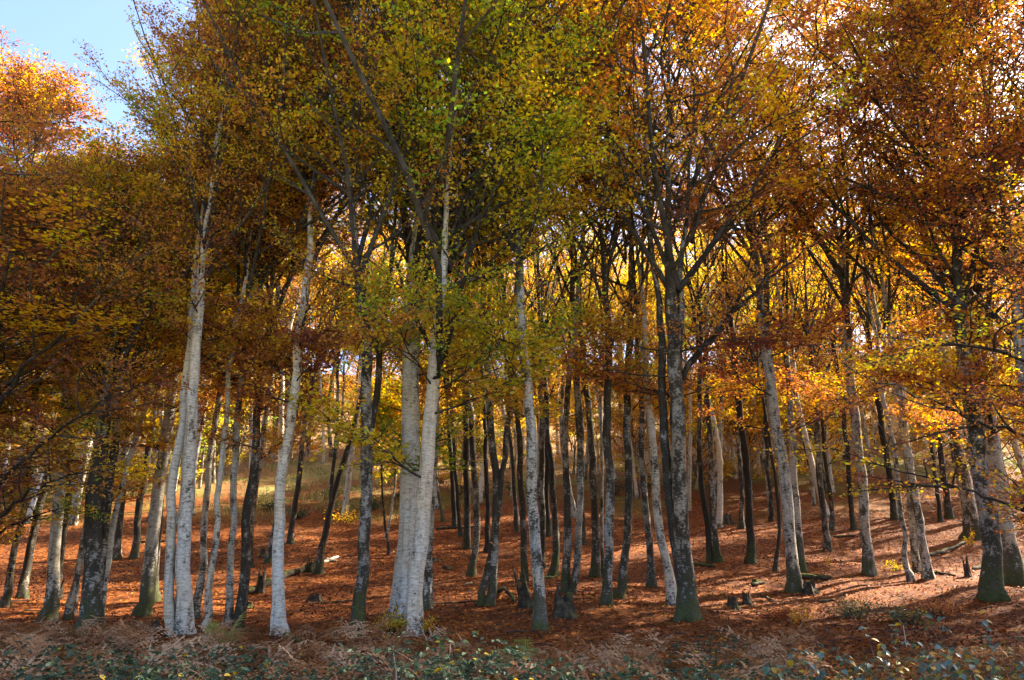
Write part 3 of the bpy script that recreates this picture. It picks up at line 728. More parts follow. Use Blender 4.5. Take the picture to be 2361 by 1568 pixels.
# small crooked saplings in the clearing
tree("thin black sapling standing in the open litter before the clearing", [([(898, 1280), (893, 1220), (886, 1150), (882, 1060)], 5)], H=7, cb=2.6, R_=1.2, hue=0.62, dark=0.8, moss=0.1, level='back', name="beech_sapling", density=0.7)
tree("pale bent sapling crossing the thin black one", [([(889, 1241), (897, 1190), (903, 1130), (905, 1050)], 5)], H=8, cb=3, R_=1.3, hue=0.64, dark=0.3, moss=0.1, level='back', name="beech_sapling", density=0.7)
tree("slim leaning pole bowed left behind the massive central pair", [([(1023, 1203), (1014, 1150), (1004, 1107), (1000, 1050)], 7)], H=9, cb=4, R_=1.2, hue=0.55, dark=0.5, moss=0.9, level='back', name="beech_sapling", density=0.7)

# --- trees standing beside the view whose boughs reach into it
def side_tree(label, xy, H, cb, R_, r0, hue, spread, lean, dark, bias, seed, limbs, **kw):
    b = np.array([xy[0], xy[1], float(ground_z(*xy))])
    rng = np.random.default_rng(seed)
    P = [np.array([0, 0, -0.25])]
    for k in range(1, 9):
        z = H * k / 8
        P.append(np.array([lean[0] * z, lean[1] * z, z]) + rng.normal(0, 0.06, 3) * [1, 1, 0])
    P = smooth_poly(np.array(P), 24)
    forced = [((np.array([at_depth(px, py, dd) for px, py, dd in pts]) - b), fr) for pts, fr in limbs]
    extra = kw.pop('extra', ())
    root = build_tree("beech_tree", b, [(P, r0)], H, cb, R_, 'near', seed, hue, spread, dark, 0.4, forced, bias=bias, label=label, category="tree", group=TREE_GROUP, **kw)
    for cb2, H2, R2, h2 in extra:
        set_crown(root, DENSE, seed, P, cb2, H2, R2, h2, spread, rng)
    return root
side_tree("spreading russet beech whose pale ascending boughs enter from the left edge", (-13.9, 17.4), 12.2, 3.0, 5.0, 0.20, 0.31, 0.5, (0.04, 0.0), 0.3, 0.15, 901,
          [([(-60, 1010, 17.4), (40, 860, 16.8), (150, 770, 16.4), (260, 660, 16.0), (330, 560, 15.8)], 0.065), ([(-60, 1180, 17.4), (60, 1050, 16.8), (180, 960, 16.2), (330, 880, 16.0)], 0.055), ([(-60, 1240, 17.0), (90, 1120, 16.6), (240, 1070, 16.2)], 0.045),
           ([(-40, 820, 17.4), (60, 640, 17.0), (120, 480, 16.6)], 0.055)], low=0.2, extra=[(4.8, 11.2, 4.4, 0.34)])
side_tree("golden low-boughed beech hanging over the bracken at the left edge", (-16.4, 20.5), 10.0, 1.5, 4.8, 0.15, 0.64, 0.6, (0.05, 0.0), 0.35, 0.1, 905,
          [([(-60, 1150, 20.2), (80, 1050, 19.6), (220, 1000, 19.0)], 0.045), ([(-60, 1260, 20.0), (70, 1190, 19.4), (190, 1180, 18.8)], 0.04)], low=0.3, extra=[(3.0, 9.0, 3.6, 0.62)])
side_tree("young beech at the right edge with wide golden and red sprays hanging low", (12.9, 14.6), 8.0, 2.0, 5.4, 0.13, 0.38, 0.6, (-0.03, 0.0), 0.35, 3.05, 911,
          [([(2420, 1010, 14.4), (2290, 990, 14.0), (2150, 920, 13.6), (2000, 870, 13.2)], 0.04), ([(2420, 1200, 14.2), (2260, 1140, 13.8), (2120, 1100, 13.4), (1940, 1040, 13.0)], 0.035),
           ([(2420, 860, 14.4), (2290, 800, 14.0), (2150, 790, 13.6), (2030, 830, 13.2)], 0.035)], low=0.3, density=0.8)

def edge_beech(label, px, y, H, cb, R_, r0, hue, seed):
    p = at_depth(px, 1200, y); b = np.array([p[0], y, float(ground_z(p[0], y))])
    P = smooth_poly(np.array([[0.015 * z, 0.1 * math.sin(z * 0.4), z] for z in np.linspace(-0.3, H, 14)]), 30)
    return build_tree("beech_tree", b, [(P, r0)], H, cb, R_, 'front', seed, hue, 0.45, 0.4, 0.4, label=label, category="tree", group=TREE_GROUP)
edge_beech("orange-leaved beech at the left edge whose top catches the sun", -165, 22.0, 17.4, 7.0, 3.3, 0.2, 0.31, 931)

# --- the far wood on the rising slope: a few grown trees, each set out many times
fr = np.random.default_rng(55)
def far_kind(n, seed, h0, dh, cbf, R_, r0, density, leafmul):
    out = []
    for k in range(n):
        H = h0 + dh * k
        P = np.array([[0.3 * math.sin(0.35 * z + k), 0.3 * math.cos(0.4 * z + 2 * k), z] for z in np.linspace(-0.4, H, 20)])
        P[:, :2] -= P[0, :2]
        r = build_tree("far_beech", (0, 0, 0), [(P, r0 + 0.012 * k)], H, H * cbf[k % len(cbf)], R_, 'back', seed + k, 0.45, 0.5, 0.35, 0.2, density=density, leafmul=leafmul)
        out.append([r, list(r.children), False])
    return out
MARKS = [(0, "at the left edge"), (160, "behind the thick black-footed double beech"), (300, "behind the mossy-footed striped beech"), (400, "behind the white three-stemmed beech"), (500, "behind the green fern's beeches"),
         (600, "behind the lone white trunk"), (700, "behind the crooked leaning beech"), (800, "behind the black forked beech"), (900, "behind the massive central pair"), (1010, "right behind the central pair's right flank"), (1090, "behind the slanting twin beech"),
         (1190, "behind the stump-flanked speckled beech"), (1280, "behind the narrow beech couple"), (1370, "behind the crossing beech pair"), (1470, "behind the dark bent beech with burr"), (1540, "behind the massive mossy-rooted beech"), (1640, "behind the half sunlit beech"),
         (1720, "behind the bright leaf patch"), (1800, "behind the dark rooty beech"), (1890, "behind the straight grey beech"), (1960, "behind the swollen-footed lone beech"), (2050, "behind the three-stem clump"), (2160, "behind the deep shaded beech"), (2270, "behind the very thick black-footed beech at right")]
def plant_far(kinds, n, y0, y1, pw, gap, look, group, hues, keep, sunny=True):
    spots, tries = [], 0
    while len(spots) < n and tries < 40000:
        tries += 1
        y = y0 + (y1 - y0) * fr.random() ** pw
        x = fr.uniform(-0.74, 0.76) * y
        px = PCX + PF * x / (y * CP + 4)
        if not keep(px, y): continue
        ddx, ddy = x + 13.0, y - 57.0                       # the gap in the wood through which the sun reaches the clearing
        al = ddx * 0.87 + ddy * 0.5; la = abs(-ddx * 0.5 + ddy * 0.87)
        if sunny and -4 < al < 34 and la < 6.5 and fr.random() < 0.85: continue
        if any((x - a) ** 2 + (y - b) ** 2 < gap * gap for a, b in spots): continue
        spots.append((x, y))
        kd = kinds[int(fr.integers(0, len(kinds)))]
        if kd[2]:
            r = kd[0].copy(); COL.objects.link(r); ch = []
            for c in kd[1]:
                cc = c.copy(); COL.objects.link(cc); cc.parent = r; ch.append(cc)
        else:
            r, ch = kd[0], kd[1]; kd[2] = True
        sc = fr.uniform(0.92, 1.28)
        r.location = (x, y, float(ground_z(x, y)) - 0.05)
        r.rotation_euler = (fr.normal(0, 0.035), fr.normal(0, 0.045), fr.uniform(0, 6.28))
        r.scale = (sc, sc, sc)
        hue = float(np.clip(fr.choice(hues) + fr.normal(0, 0.04), 0.1, 0.85))
        for c in ch:
            c.color = (hue, 0.45, 0, 1) if c.name.startswith("crown") else (float(fr.uniform(0.05, 0.6)), 0.25, 0, 1)
        where = [t for m, t in MARKS if px >= m]
        r["label"] = look + " " + (where[-1] if where else MARKS[0][1]); r["category"] = "tree"; r["group"] = group
POLES = far_kind(6, 5100, 13.0, 1.1, (0.50, 0.42), 1.9, 0.085, 0.5, 1.0)
WOOD = far_kind(6, 5000, 16.0, 1.2, (0.26, 0.12), 3.7, 0.15, 1.15, 1.25)
plant_far(POLES, 124, 41, 72, 1.1, 1.5, "slim far beech pole", "beech poles on the lower far slope", (0.42, 0.50, 0.58, 0.64),
          lambda px, y: not (560 < px < 900 and y < 64 and fr.random() < 0.85) and not (y < 50 and 1000 < px < 2300 and fr.random() < 0.7))
THICK = far_kind(4, 5200, 6.5, 0.9, (0.06, 0.10), 2.8, 0.06, 0.8, 0.95)
plant_far(THICK, 72, 49, 82, 1.0, 1.9, "leafy sapling in the far thicket", "saplings of the far thicket", (0.44, 0.52, 0.60, 0.68),
          lambda px, y: not (560 < px < 900 and y < 63), sunny=False)
plant_far(WOOD, 104, 66, 145, 1.3, 4.2, "leafy hillside beech", "leafy beeches on the far hillside", (0.34, 0.42, 0.50, 0.58, 0.62), lambda px, y: True)

# --- the stand goes on beyond the right edge of the view, towards the sun
for k, (x, y) in enumerate([(19.5, 23.0), (23.5, 19.5), (24.5, 27.0), (28.5, 23.5), (29.0, 31.0), (33.0, 28.0), (20.5, 15.0), (26.0, 13.5), (34.0, 36.0), (17.5, 18.5)]):
    H = 21.0 + 4.0 * math.sin(k * 1.7)
    P = np.array([[0.02 * z * math.sin(k), 0.02 * z * math.cos(k * 2), z] for z in np.linspace(-0.4, H, 20)])
    r_ = build_tree("beech_tree", (x, y, float(ground_z(x, y))), [(P, 0.2)], H, H * 0.34, 3.2, 'back', 8500 + k, 0.4, 0.5, 0.5, 0.5, shared=True,
               label="grown beech of the same stand, standing beyond the right edge of the view", category="tree", group="beeches beyond the right edge")
    set_crown(r_, CROWNS, 8600 + k, P, H * 0.4, H, 3.2, 0.42, 0.5, np.random.default_rng(k))
wr_ = np.random.default_rng(77)
n_side = 0
side_spots = []
while n_side < 15:
    y = wr_.uniform(4, 62); x = wr_.uniform(0.80 * y + 2, 0.80 * y + 26)
    if x < 15 or any((x - a) ** 2 + (y - b) ** 2 < 20 for a, b in side_spots): continue
    side_spots.append((x, y)); n_side += 1
    H = wr_.uniform(19, 25); z0 = float(ground_z(x, y))
    P = np.array([[0.02 * z * math.sin(n_side), 0.02 * z, z] for z in np.linspace(-0.4, H, 20)])
    build_tree("beech_tree", (x, y, z0), [(P, wr_.uniform(0.12, 0.22))], H, H * 0.36, 3.1, 'back', 8000 + n_side, float(wr_.uniform(0.3, 0.55)), 0.5, 0.5, 0.5, shared=True,
               label="grown beech of the same stand, standing beyond the right edge of the view", category="tree", group="beeches beyond the right edge")

# ------------------------------------------------------------------ dead wood
def log(label, a, b, wpx, moss=0.3, lift=0.35, bend=0.0, name="fallen_log", mat=None):
    A, B = on_ground(*a), on_ground(*b)
    rng = np.random.default_rng(int(a[0] * 7 + b[0]))
    n = 14
    t = np.linspace(0, 1, n)[:, None]
    P = A + (B - A) * t
    r = wpx / PF * 0.5 * (A[1] + B[1]) * 0.5
    P[:, 2] = ground_z(P[:, 0], P[:, 1]) + r * lift
    P[:, 2] = 0.5 * P[:, 2] + 0.5 * (P[0, 2] + (P[-1, 2] - P[0, 2]) * t[:, 0]) + bend * np.sin(np.pi * t[:, 0])
    P[1:-1] += rng.normal(0, r * 0.18, (n - 2, 3))
    rad = r * (1 - 0.35 * t[:, 0]) * rng.uniform(0.85, 1.15, n)
    rad = np.concatenate([[r * 0.35], rad[1:-1], [rad[-1] * 0.3]])
    P0 = P - P[0]
    v, q = tubes(P0[None], rad[None], 9)
    v = v + rng.normal(0, r * 0.07, v.shape)
    parts = [(v, q)]
    k = np.arange(9)
    e = len(v) - 9
    tris = np.concatenate([np.stack([np.full(7, 0), k[2:9], k[1:8]], -1), np.stack([np.full(7, e), e + k[1:8], e + k[2:9]], -1)])
    o = put(name, mesh_from(name, v, q, tris, mat=mat or M_DEAD, smooth=True), loc=P[0], color=(0, moss, 0, 1), label=label, category="log" if name == "fallen_log" else "branch")
    return o
log("rotting fallen trunk lying behind the lone white beech", (566, 1374), (728, 1304), 17, 0.25, 0.7)
log("thin dark branch lying on open litter left of the black forked beech", (700, 1396), (815, 1384), 5, 0.0, name="fallen_branch")
log("long thin branch on the litter right of the massive central pair", (992, 1394), (1112, 1388), 5, 0.0, name="fallen_branch")
log("mossy log lying right of the dark rooty beech foot", (1836, 1334), (1922, 1338), 14, 0.5, 0.8)
log("short curved rotten log right of the slanting twin beech", (1148, 1366), (1188, 1392), 10, 0.3, 0.7, bend=0.15)
log("mossy log upslope right of the massive mossy-rooted beech", (1600, 1304), (1650, 1310), 9, 0.7, 0.8)
log("dark stick in the bright leaf patch", (1748, 1372), (1784, 1390), 6, 0.1, 0.8, name="fallen_branch")
log("long dark bough on the right slope near the deep shaded beech", (2142, 1284), (2234, 1250), 9, 0.1, 0.8)
log("short dark log left of the very thick black-footed beech", (2243, 1316), (2276, 1304), 9, 0.1, 0.8)
log("thin branch lying left of the swollen-footed lone beech", (1922, 1240), (1972, 1238), 6, 0.2, 0.8, name="fallen_branch")
log("thin bough on the slope behind the slender sunlit beech", (222, 1206), (258, 1211), 6, 0.1, 0.8, name="fallen_branch")
log("dark bough crossing the slope behind the white three-stemmed beech", (318, 1252), (392, 1249), 5, 0.1, 0.8, name="fallen_branch")
log("long log lying far upslope right of the central pair", (1004, 1222), (1110, 1217), 7, 0.1, 0.8)
log("mossy broken log right behind the stump-flanked beech", (1238, 1338), (1286, 1334), 8, 0.8, 0.9)
log("pale bare stick lying beside the crooked leaning beech", (744, 1301), (782, 1286), 7, 0.0, 0.9, name="fallen_branch", mat=M_PALEWOOD)
log("pale short broken billet in the sunlit leaves, clearing side", (752, 1293), (776, 1297), 6, 0.0, 0.9, name="fallen_branch", mat=M_PALEWOOD)
log("bleached stick on the litter left of the slanting twin beech", (1072, 1349), (1090, 1345), 4, 0.0, 0.9, name="fallen_branch", mat=M_PALEWOOD)
log("dark branch on the leaves in front of the three-stem clump", (2150, 1322), (2205, 1330), 6, 0.0, 0.8, name="fallen_branch")
log("mossy surface root running right from the lone white trunk", (655, 1464), (700, 1488), 12, 0.9, 0.5)
log("dark log on the right bank below the rooty beech", (1735, 1352), (1762, 1346), 8, 0.3, 0.8)
log("short dark branch by the right-hand thicket", (1885, 1390), (1925, 1386), 6, 0.1, 0.8, name="fallen_branch")

def stump(label, px, py, wpx, hpx, moss=0.4, jag=0.35, lean=(0, 0), hollow=True):
    b = on_ground(px, py)
    rng = np.random.default_rng(int(px * 3 + py))
    r = wpx / PF * b[1] * 0.5; h = hpx / PF * b[1]
    ns = 16
    th = np.arange(ns) / ns * 2 * np.pi
    top = 1 + jag * (np.sin(2 * th + rng.uniform(0, 6)) * 0.6 + rng.normal(0, 0.45, ns))
    top = np.clip(top, 0.35, 1.9)
    rings = []
    for f, rf in ((-0.25, 1.35), (0.05, 1.22), (0.3, 1.0), (0.65, 0.92), (1.0, 0.86)):
        hh = h * f * (1 + (top - 1) * max(f, 0))
        rr = r * rf * (1 + 0.16 * np.cos(5 * th + px) * (1.2 - f) + rng.normal(0, 0.05, ns))
        rings.append(np.stack([rr * np.cos(th) + lean[0] * hh, rr * np.sin(th) + lean[1] * hh, hh], -1))
    topr = rings[-1]
    for rf, df in ((0.62, -0.06), (0.35, -0.45 if hollow else 0.0)):
        c = topr.mean(0)
        q = c + (topr - c) * rf; q[:, 2] = topr[:, 2] * (0.7 + 0.3 * rf) + df * h
        rings.append(q)
    V = np.concatenate(rings); n = len(rings)
    idx = np.arange(n * ns).reshape(n, ns)
    Q = np.stack([idx[:-1], np.roll(idx, -1, 1)[:-1], np.roll(idx, -1, 1)[1:], idx[1:]], -1).reshape(-1, 4)
    V = np.concatenate([V, rings[-1].mean(0)[None] - np.array([[0, 0, 0.02]])])
    c = len(V) - 1
    T = np.stack([idx[-1], np.roll(idx[-1], -1), np.full(ns, c)], -1)
    return put("stump", mesh_from("stump", V, Q, T, mat=M_DEAD, smooth=False), loc=b, color=(0, moss, 0, 1), label=label, category="stump")
stump("jagged hollow stump right of the speckled beech", 1300, 1424, 46, 44, 0.35, 0.5)
stump("twisted leaning rotten stump left of the speckled beech", 1216, 1400, 28, 46, 0.45, 0.6, lean=(-0.25, 0))
stump("round dark stump on open litter between white trunk and black forked beech", 726, 1386, 30, 13, 0.1, 0.2, hollow=False)
stump("small mossy stump right of the tall dark mottled beech", 574, 1402, 16, 12, 0.5, 0.2, hollow=False)
stump("dark stump at the rear end of the rotting fallen trunk", 600, 1366, 18, 40, 0.1, 0.5)
stump("mossy knotted stump under the crooked leaning beech", 716, 1316, 22, 18, 0.5, 0.5)
stump("low mossy stump left of the sunlit short-looking beech base", 606, 1284, 14, 14, 0.5, 0.4)
stump("broad mounded stump far upslope behind the massive mossy beech", 1674, 1208, 30, 20, 0.1, 0.3, hollow=False)
stump("broken root stump touching the dark rooty beech foot", 1868, 1368, 26, 24, 0.3, 0.6)
stump("dark stump right of the massive mossy roots, nearer of two", 1690, 1402, 24, 18, 0.4, 0.5)
stump("smaller stump right of the massive mossy roots, farther of two", 1722, 1392, 18, 20, 0.3, 0.6)
stump("pointed rotten stump among leaves left of the deep shaded beech", 2232, 1330, 12, 30, 0.1, 0.5)
stump("tiny stump in the shade right of the mossy-footed striped beech", 302, 1452, 22, 14, 0.3, 0.5)
stump("second tiny stump before the white three-stemmed beech", 356, 1450, 26, 13, 0.3, 0.5)
stump("low stump on litter left of the long far log", 1000, 1294, 24, 8, 0.1, 0.3, hollow=False)
stump("low dark stump below the swollen-rooted beech", 1030, 1312, 22, 6, 0.1, 0.3, hollow=False)
stump("dark hollow stump between the black-footed beech and mossy striped beech", 130, 1378, 22, 26, 0.2, 0.5)
stump("moss-capped low stump in the bright leaf patch", 1742, 1346, 16, 9, 1.0, 0.2, hollow=False)

# ------------------------------------------------------------------ fallen leaves on the floor
lr = np.random.default_rng(21)
N = 62000
yy = 8.5 + 36 * lr.random(N) ** 1.25
xx = lr.uniform(-0.76, 0.78, N) * yy
zz = ground_z(xx, yy) + lr.uniform(0.012, 0.045, N)
nn = unit(np.array([0, 0, 1.0]) + lr.normal(0, 0.45, (N, 3)))
ax = lr.normal(0, 1, (N, 3))
hl = lr.uniform(0.035, 0.055, N)
V, Qd = leaf_quads(np.stack([xx, yy, zz], -1), ax, nn, hl, hl * lr.uniform(0.55, 0.75, N))
tone = np.clip(0.42 + 0.16 * np.sin(0.7 * xx) * np.sin(0.9 * yy) + 0.16 * np.sin(0.31 * xx + 1.7 * np.sin(0.4 * yy)) + lr.normal(0, 0.22, N), 0, 1)
put("fallen_leaves", mesh_from("fallen_leaves", V, Qd, mat=M_LITTER, attr=tone), color=(0.5, 1.0, 0, 1), kind="stuff", label="russet beech leaves carpeting the forest floor", category="leaves")

tw = np.random.default_rng(23)
N = 900
yy = 10 + 32 * tw.random(N); xx = tw.uniform(-0.74, 0.76, N) * yy
th = tw.uniform(0, 6.28, N); ln = tw.uniform(0.15, 0.9, N)
P = np.zeros((N, 4, 3))
for k in range(4):
    P[:, k, 0] = xx + np.cos(th) * ln * k / 3 + tw.normal(0, 0.02, N); P[:, k, 1] = yy + np.sin(th) * ln * k / 3 + tw.normal(0, 0.02, N)
    P[:, k, 2] = ground_z(P[:, k, 0], P[:, k, 1]) + 0.03 + np.abs(tw.normal(0, 0.025, N))
v, q = tubes(P, tw.uniform(0.005, 0.016, N)[:, None] * np.array([1, 0.9, 0.7, 0.4])[None], 4)
put("fallen_twigs", mesh_from("fallen_twigs", v, q, mat=M_TWIG), kind="stuff", label="small dark twigs scattered over the fallen leaves", category="twigs")

# ------------------------------------------------------------------ ferns, brambles and shrubs
def frond(rng, L, up0=1.0, droop=0.16, npair=11, npin=4, curl=0.1):
    """one fern frond growing from the origin along +x; returns verts, quads"""
    n = 12
    P = np.zeros((n, 3)); d = np.array([math.cos(up0), 0, math.sin(up0)])
    for k in range(1, n):
        P[k] = P[k - 1] + d * L / (n - 1)
        d = unit(d + np.array([0.02, rng.normal(0, 0.05), -droop - 0.25 * droop * k / n]))
    v0, q0 = tubes(P[None, ::2], np.linspace(0.006, 0.002, n)[None, ::2], 3)
    s = np.linspace(0.24, 0.98, npair)
    C, T = along(P[None], s[None]); C, T = C[0], T[0]
    side = unit(np.cross(T, np.array([0, 0, 1.0]) + 0 * T))
    nrm = np.cross(side, T)
    prof = np.sin(np.pi * np.clip((s - 0.24) / 0.95 + 0.30, 0, 1)) * L * 0.30 + 0.015
    quads = []
    Vs = []
    for sg in (-1, 1):
        dirs = unit(side * sg + T * 0.45 + nrm * rng.normal(-0.1, curl, (npair, 1)) + rng.normal(0, curl, (npair, 3)))
        for k in range(npin):
            f = (k + 0.55) / npin
            c = C + dirs * (prof * f)[:, None] + np.array([0, 0, -1.0]) * (prof * f * f * 0.35 * curl * 4)[:, None]
            hw = (prof / npin * 0.50)[:, None]
            wl = (prof * 0.135 * (1.05 - f) + 0.005)[:, None]
            Vs.append(np.stack([c - dirs * hw, c + T * wl, c + dirs * hw, c - T * wl], 1).reshape(-1, 3))
    v1 = np.concatenate(Vs); q1 = np.arange(len(v1)).reshape(-1, 4)
    return merge([(v0, q0), (v1, q1)])

def place(v, yaw, loc, sc=1.0, tilt=0.0):
    c, s_ = math.cos(yaw), math.sin(yaw)
    Rz = np.array([[c, -s_, 0], [s_, c, 0], [0, 0, 1]])
    ct, st_ = math.cos(tilt), math.sin(tilt)
    Rx = np.array([[1, 0, 0], [0, ct, -st_], [0, st_, ct]])
    return (v * sc) @ Rx.T @ Rz.T + loc

patches = [(30, 9.2), (190, 9.0), (260, 10.2), (420, 9.6), (500, 9.0), (640, 9.4), (770, 9.6), (960, 9.2), (1040, 9.6), (1110, 9.0), (1190, 9.2), (1240, 8.9), (1430, 9.2), (1520, 9.0),
           (1640, 12.5), (1680, 12.0), (1620, 13.5), (1690, 10.6), (1740, 11.0), (1630, 15.5), (60, 12.5), (230, 13.0), (410, 12.8), (560, 12.6), (120, 8.6), (300, 8.6), (1010, 8.6), (1120, 8.6), (1480, 12.4), (880, 12.6)]
BRAMBLE_AT = [(at_depth(px, 1500, y)[0], y) for px, y in patches]
fr_ = np.random.default_rng(31)
lib = [frond(fr_, 1.0, fr_.uniform(0.6, 1.25), fr_.uniform(0.14, 0.30), curl=fr_.uniform(0.10, 0.28)) for _ in range(14)]
VV, QQ, TT, n0 = [], [], [], 0
cnt = 0
while cnt < 950:
    y = 8.8 + 9.8 * fr_.random()
    x = fr_.uniform(-0.74, 0.50) * y
    px = PCX + PF * x / y
    lim = 1800 if y > 12 else 1700
    if px > lim: continue
    edge = 17.6 + 0.6 * math.sin(x * 1.3) + (1.6 if px < 330 else 0) - (2.3 if 1000 < px < 1450 else 0) - (1.0 if px > 1500 else 0)
    if y > edge: continue
    if fr_.random() < 0.72 and any((x - qx) ** 2 + (y - qy) ** 2 < 0.42 for qx, qy in BRAMBLE_AT if qy < 10.6): continue
    v, q = lib[int(fr_.integers(0, len(lib)))]
    sc = fr_.uniform(0.8, 1.4) * (0.85 if y > 15 else 1.0)
    w = place(v, fr_.uniform(0, 6.28), np.array([x, y, float(ground_z(x, y)) + fr_.uniform(0, 0.15)]), sc, fr_.normal(0, 0.25))
    VV.append(w); QQ.append(q + n0); n0 += len(w)
    TT.append(np.full(len(q), fr_.uniform(0.1, 0.95)) + fr_.normal(0, 0.08, len(q)))
    cnt += 1
put("dead_bracken", mesh_from("dead_bracken", np.concatenate(VV), np.concatenate(QQ), mat=M_BRACKEN, attr=np.concatenate(TT)), color=(0.5, 1.0, 0, 1),
    kind="stuff", label="withered pinkish brown bracken covering the foreground", category="bracken")

def fern(label, px, py, y, L, n, seed, hue=0.5, up=(0.9, 1.35)):
    rng = np.random.default_rng(seed)
    p = at_depth(px, py, y); b = np.array([p[0], y, float(ground_z(p[0], y))])
    root = put("fern", None, loc=b, label=label, category="fern")
    for k in range(n):
        v, q = frond(rng, L * rng.uniform(0.75, 1.1), rng.uniform(*up), rng.uniform(0.08, 0.15), npair=16, npin=6, curl=0.08)
        v = place(v, k * 2.4 + rng.uniform(-0.4, 0.4), np.zeros(3))
        put("frond", mesh_from("frond", v, q, mat=M_FERN, attr=rng.normal(0.5, 0.12, len(q))), root, color=(hue + rng.uniform(-0.2, 0.2), 0.8, 0, 1))
    return root
fern("tall yellow-green fern standing up between the white beeches", 510, 1490, 15.6, 1.0, 5, 41, 0.8, (1.1, 1.45))
fern("low green fern in the bracken below the mossy striped beech", 345, 1490, 14.0, 0.8, 6, 42, 0.35, (0.6, 1.1))
fern("small green fern low in the foreground beneath the lone white trunk", 640, 1550, 11.0, 0.7, 6, 43, 0.3, (0.6, 1.1))
fern("curled pale fern in front of the speckled beech and its stumps", 1205, 1480, 15.5, 0.8, 5, 44, 0.9, (0.8, 1.3))
fern("yellowing fern in the bracken below the massive mossy beech", 1440, 1500, 14.0, 0.8, 6, 45, 0.75, (0.7, 1.2))

def folded_leaves(C, axd, nrm, L, Wd, fold=0.35):
    """each leaf two quads folded along its midrib"""
    a = unit(axd - nrm * np.sum(axd * nrm, -1, keepdims=True)); b = np.cross(nrm, a)
    L = L[:, None]; Wd = Wd[:, None]
    base = C; mid = C + a * L * 0.5 - nrm * L * 0.05; tip = C + a * L - nrm * L * 0.12
    l1 = C + a * L * 0.28 + b * Wd + nrm * Wd * fold; l2 = C + a * L * 0.70 + b * Wd * 0.8 + nrm * Wd * fold * 0.7
    r1 = C + a * L * 0.28 - b * Wd + nrm * Wd * fold; r2 = C + a * L * 0.70 - b * Wd * 0.8 + nrm * Wd * fold * 0.7
    V = np.stack([base, l1, l2, tip, r2, r1], 1).reshape(-1, 3)
    i = (np.arange(len(C)) * 6)[:, None]
    Q = np.concatenate([i + np.array([[0, 3, 2, 1]]), i + np.array([[0, 5, 4, 3]])])
    return V, Q

br_ = np.random.default_rng(61)
CC, AA, NN, LL = [], [], [], []
canes = []
for px, y in patches:
    x0 = at_depth(px, 1500, y)[0]
    m = 95
    rr = 0.75 * np.sqrt(br_.random(m)); th = br_.uniform(0, 6.28, m)
    hx, hy = x0 + rr * np.cos(th) * 1.3, y + rr * np.sin(th)
    hh = ground_z(hx, hy) + br_.uniform(0.3, 1.0, m) * ((0.98 * br_.uniform(0.7, 1.15) if y < 10.5 else 0.62) - 0.28 * rr)
    c = np.stack([hx, hy, hh], -1)
    for j in range(3):
        CC.append(c + br_.normal(0, 0.02, c.shape))
        aa = np.stack([np.cos(th + (j - 1) * 1.1), np.sin(th + (j - 1) * 1.1), br_.normal(-0.15, 0.25, m)], -1)
        AA.append(unit(aa)); NN.append(unit(np.array([0, -0.15, 1.0]) + br_.normal(0, 0.35, c.shape))); LL.append(br_.uniform(0.05, 0.095, m))
    for k in range(10):
        a = np.array([x0 + br_.normal(0, 0.2), y + br_.normal(0, 0.2), 0]); a[2] = float(ground_z(a[0], a[1]))
        b = c[k * 8]
        midp = (a + b) / 2 + np.array([0, 0, 0.22])
        canes.append(smooth_poly(np.array([a, midp, b]), 8))
C = np.concatenate(CC); L_ = np.concatenate(LL)
V, Qd = folded_leaves(C, np.concatenate(AA), np.concatenate(NN), L_, L_ * 0.36)
tone = np.clip(br_.normal(0.45, 0.22, len(C)), 0, 0.93); tone[br_.random(len(C)) < 0.025] = 1.0
put("bramble_cover", mesh_from("bramble_cover", V, Qd, mat=M_BRAMBLE, attr=np.concatenate([tone, tone])), color=(0.5, 1.0, 0, 1), kind="stuff",
    label="dark green bramble leaves spreading low through the bracken", category="brambles")
cv, cq = tubes(np.array(canes), np.full((len(canes), 8), 0.005), 4)
put("bramble_canes", mesh_from("bramble_canes", cv, cq, mat=M_STEM), kind="stuff", label="thin brown bramble canes arching through the bracken", category="brambles")

# large-leaved bramble bushes close by: every leaf a part
def broad_leaf_mesh(seed):
    rng = np.random.default_rng(seed)
    rows = 6
    t = np.linspace(0, 1, rows)
    w = 0.34 * np.sin(np.pi * t ** 0.8) ** 0.8 * (1 + 0.10 * np.where(np.arange(rows) % 2, 1, -1))
    w[0] = 0.02; w[-1] = 0.0
    bend = rng.uniform(0.1, 0.3)
    z = -bend * t ** 2
    V, Q = [], []
    for i in range(rows):
        V += [(-w[i], t[i], z[i] + 0.28 * w[i]), (0, t[i], z[i]), (w[i], t[i], z[i] + 0.28 * w[i])]
    for i in range(rows - 1):
        k = 3 * i
        Q += [(k, k + 1, k + 4, k + 3), (k + 1, k + 2, k + 5, k + 4)]
    return mesh_from("leaf", np.array(V), np.array(Q), mat=M_BROAD, smooth=True)
BLEAF = [broad_leaf_mesh(k) for k in range(5)]
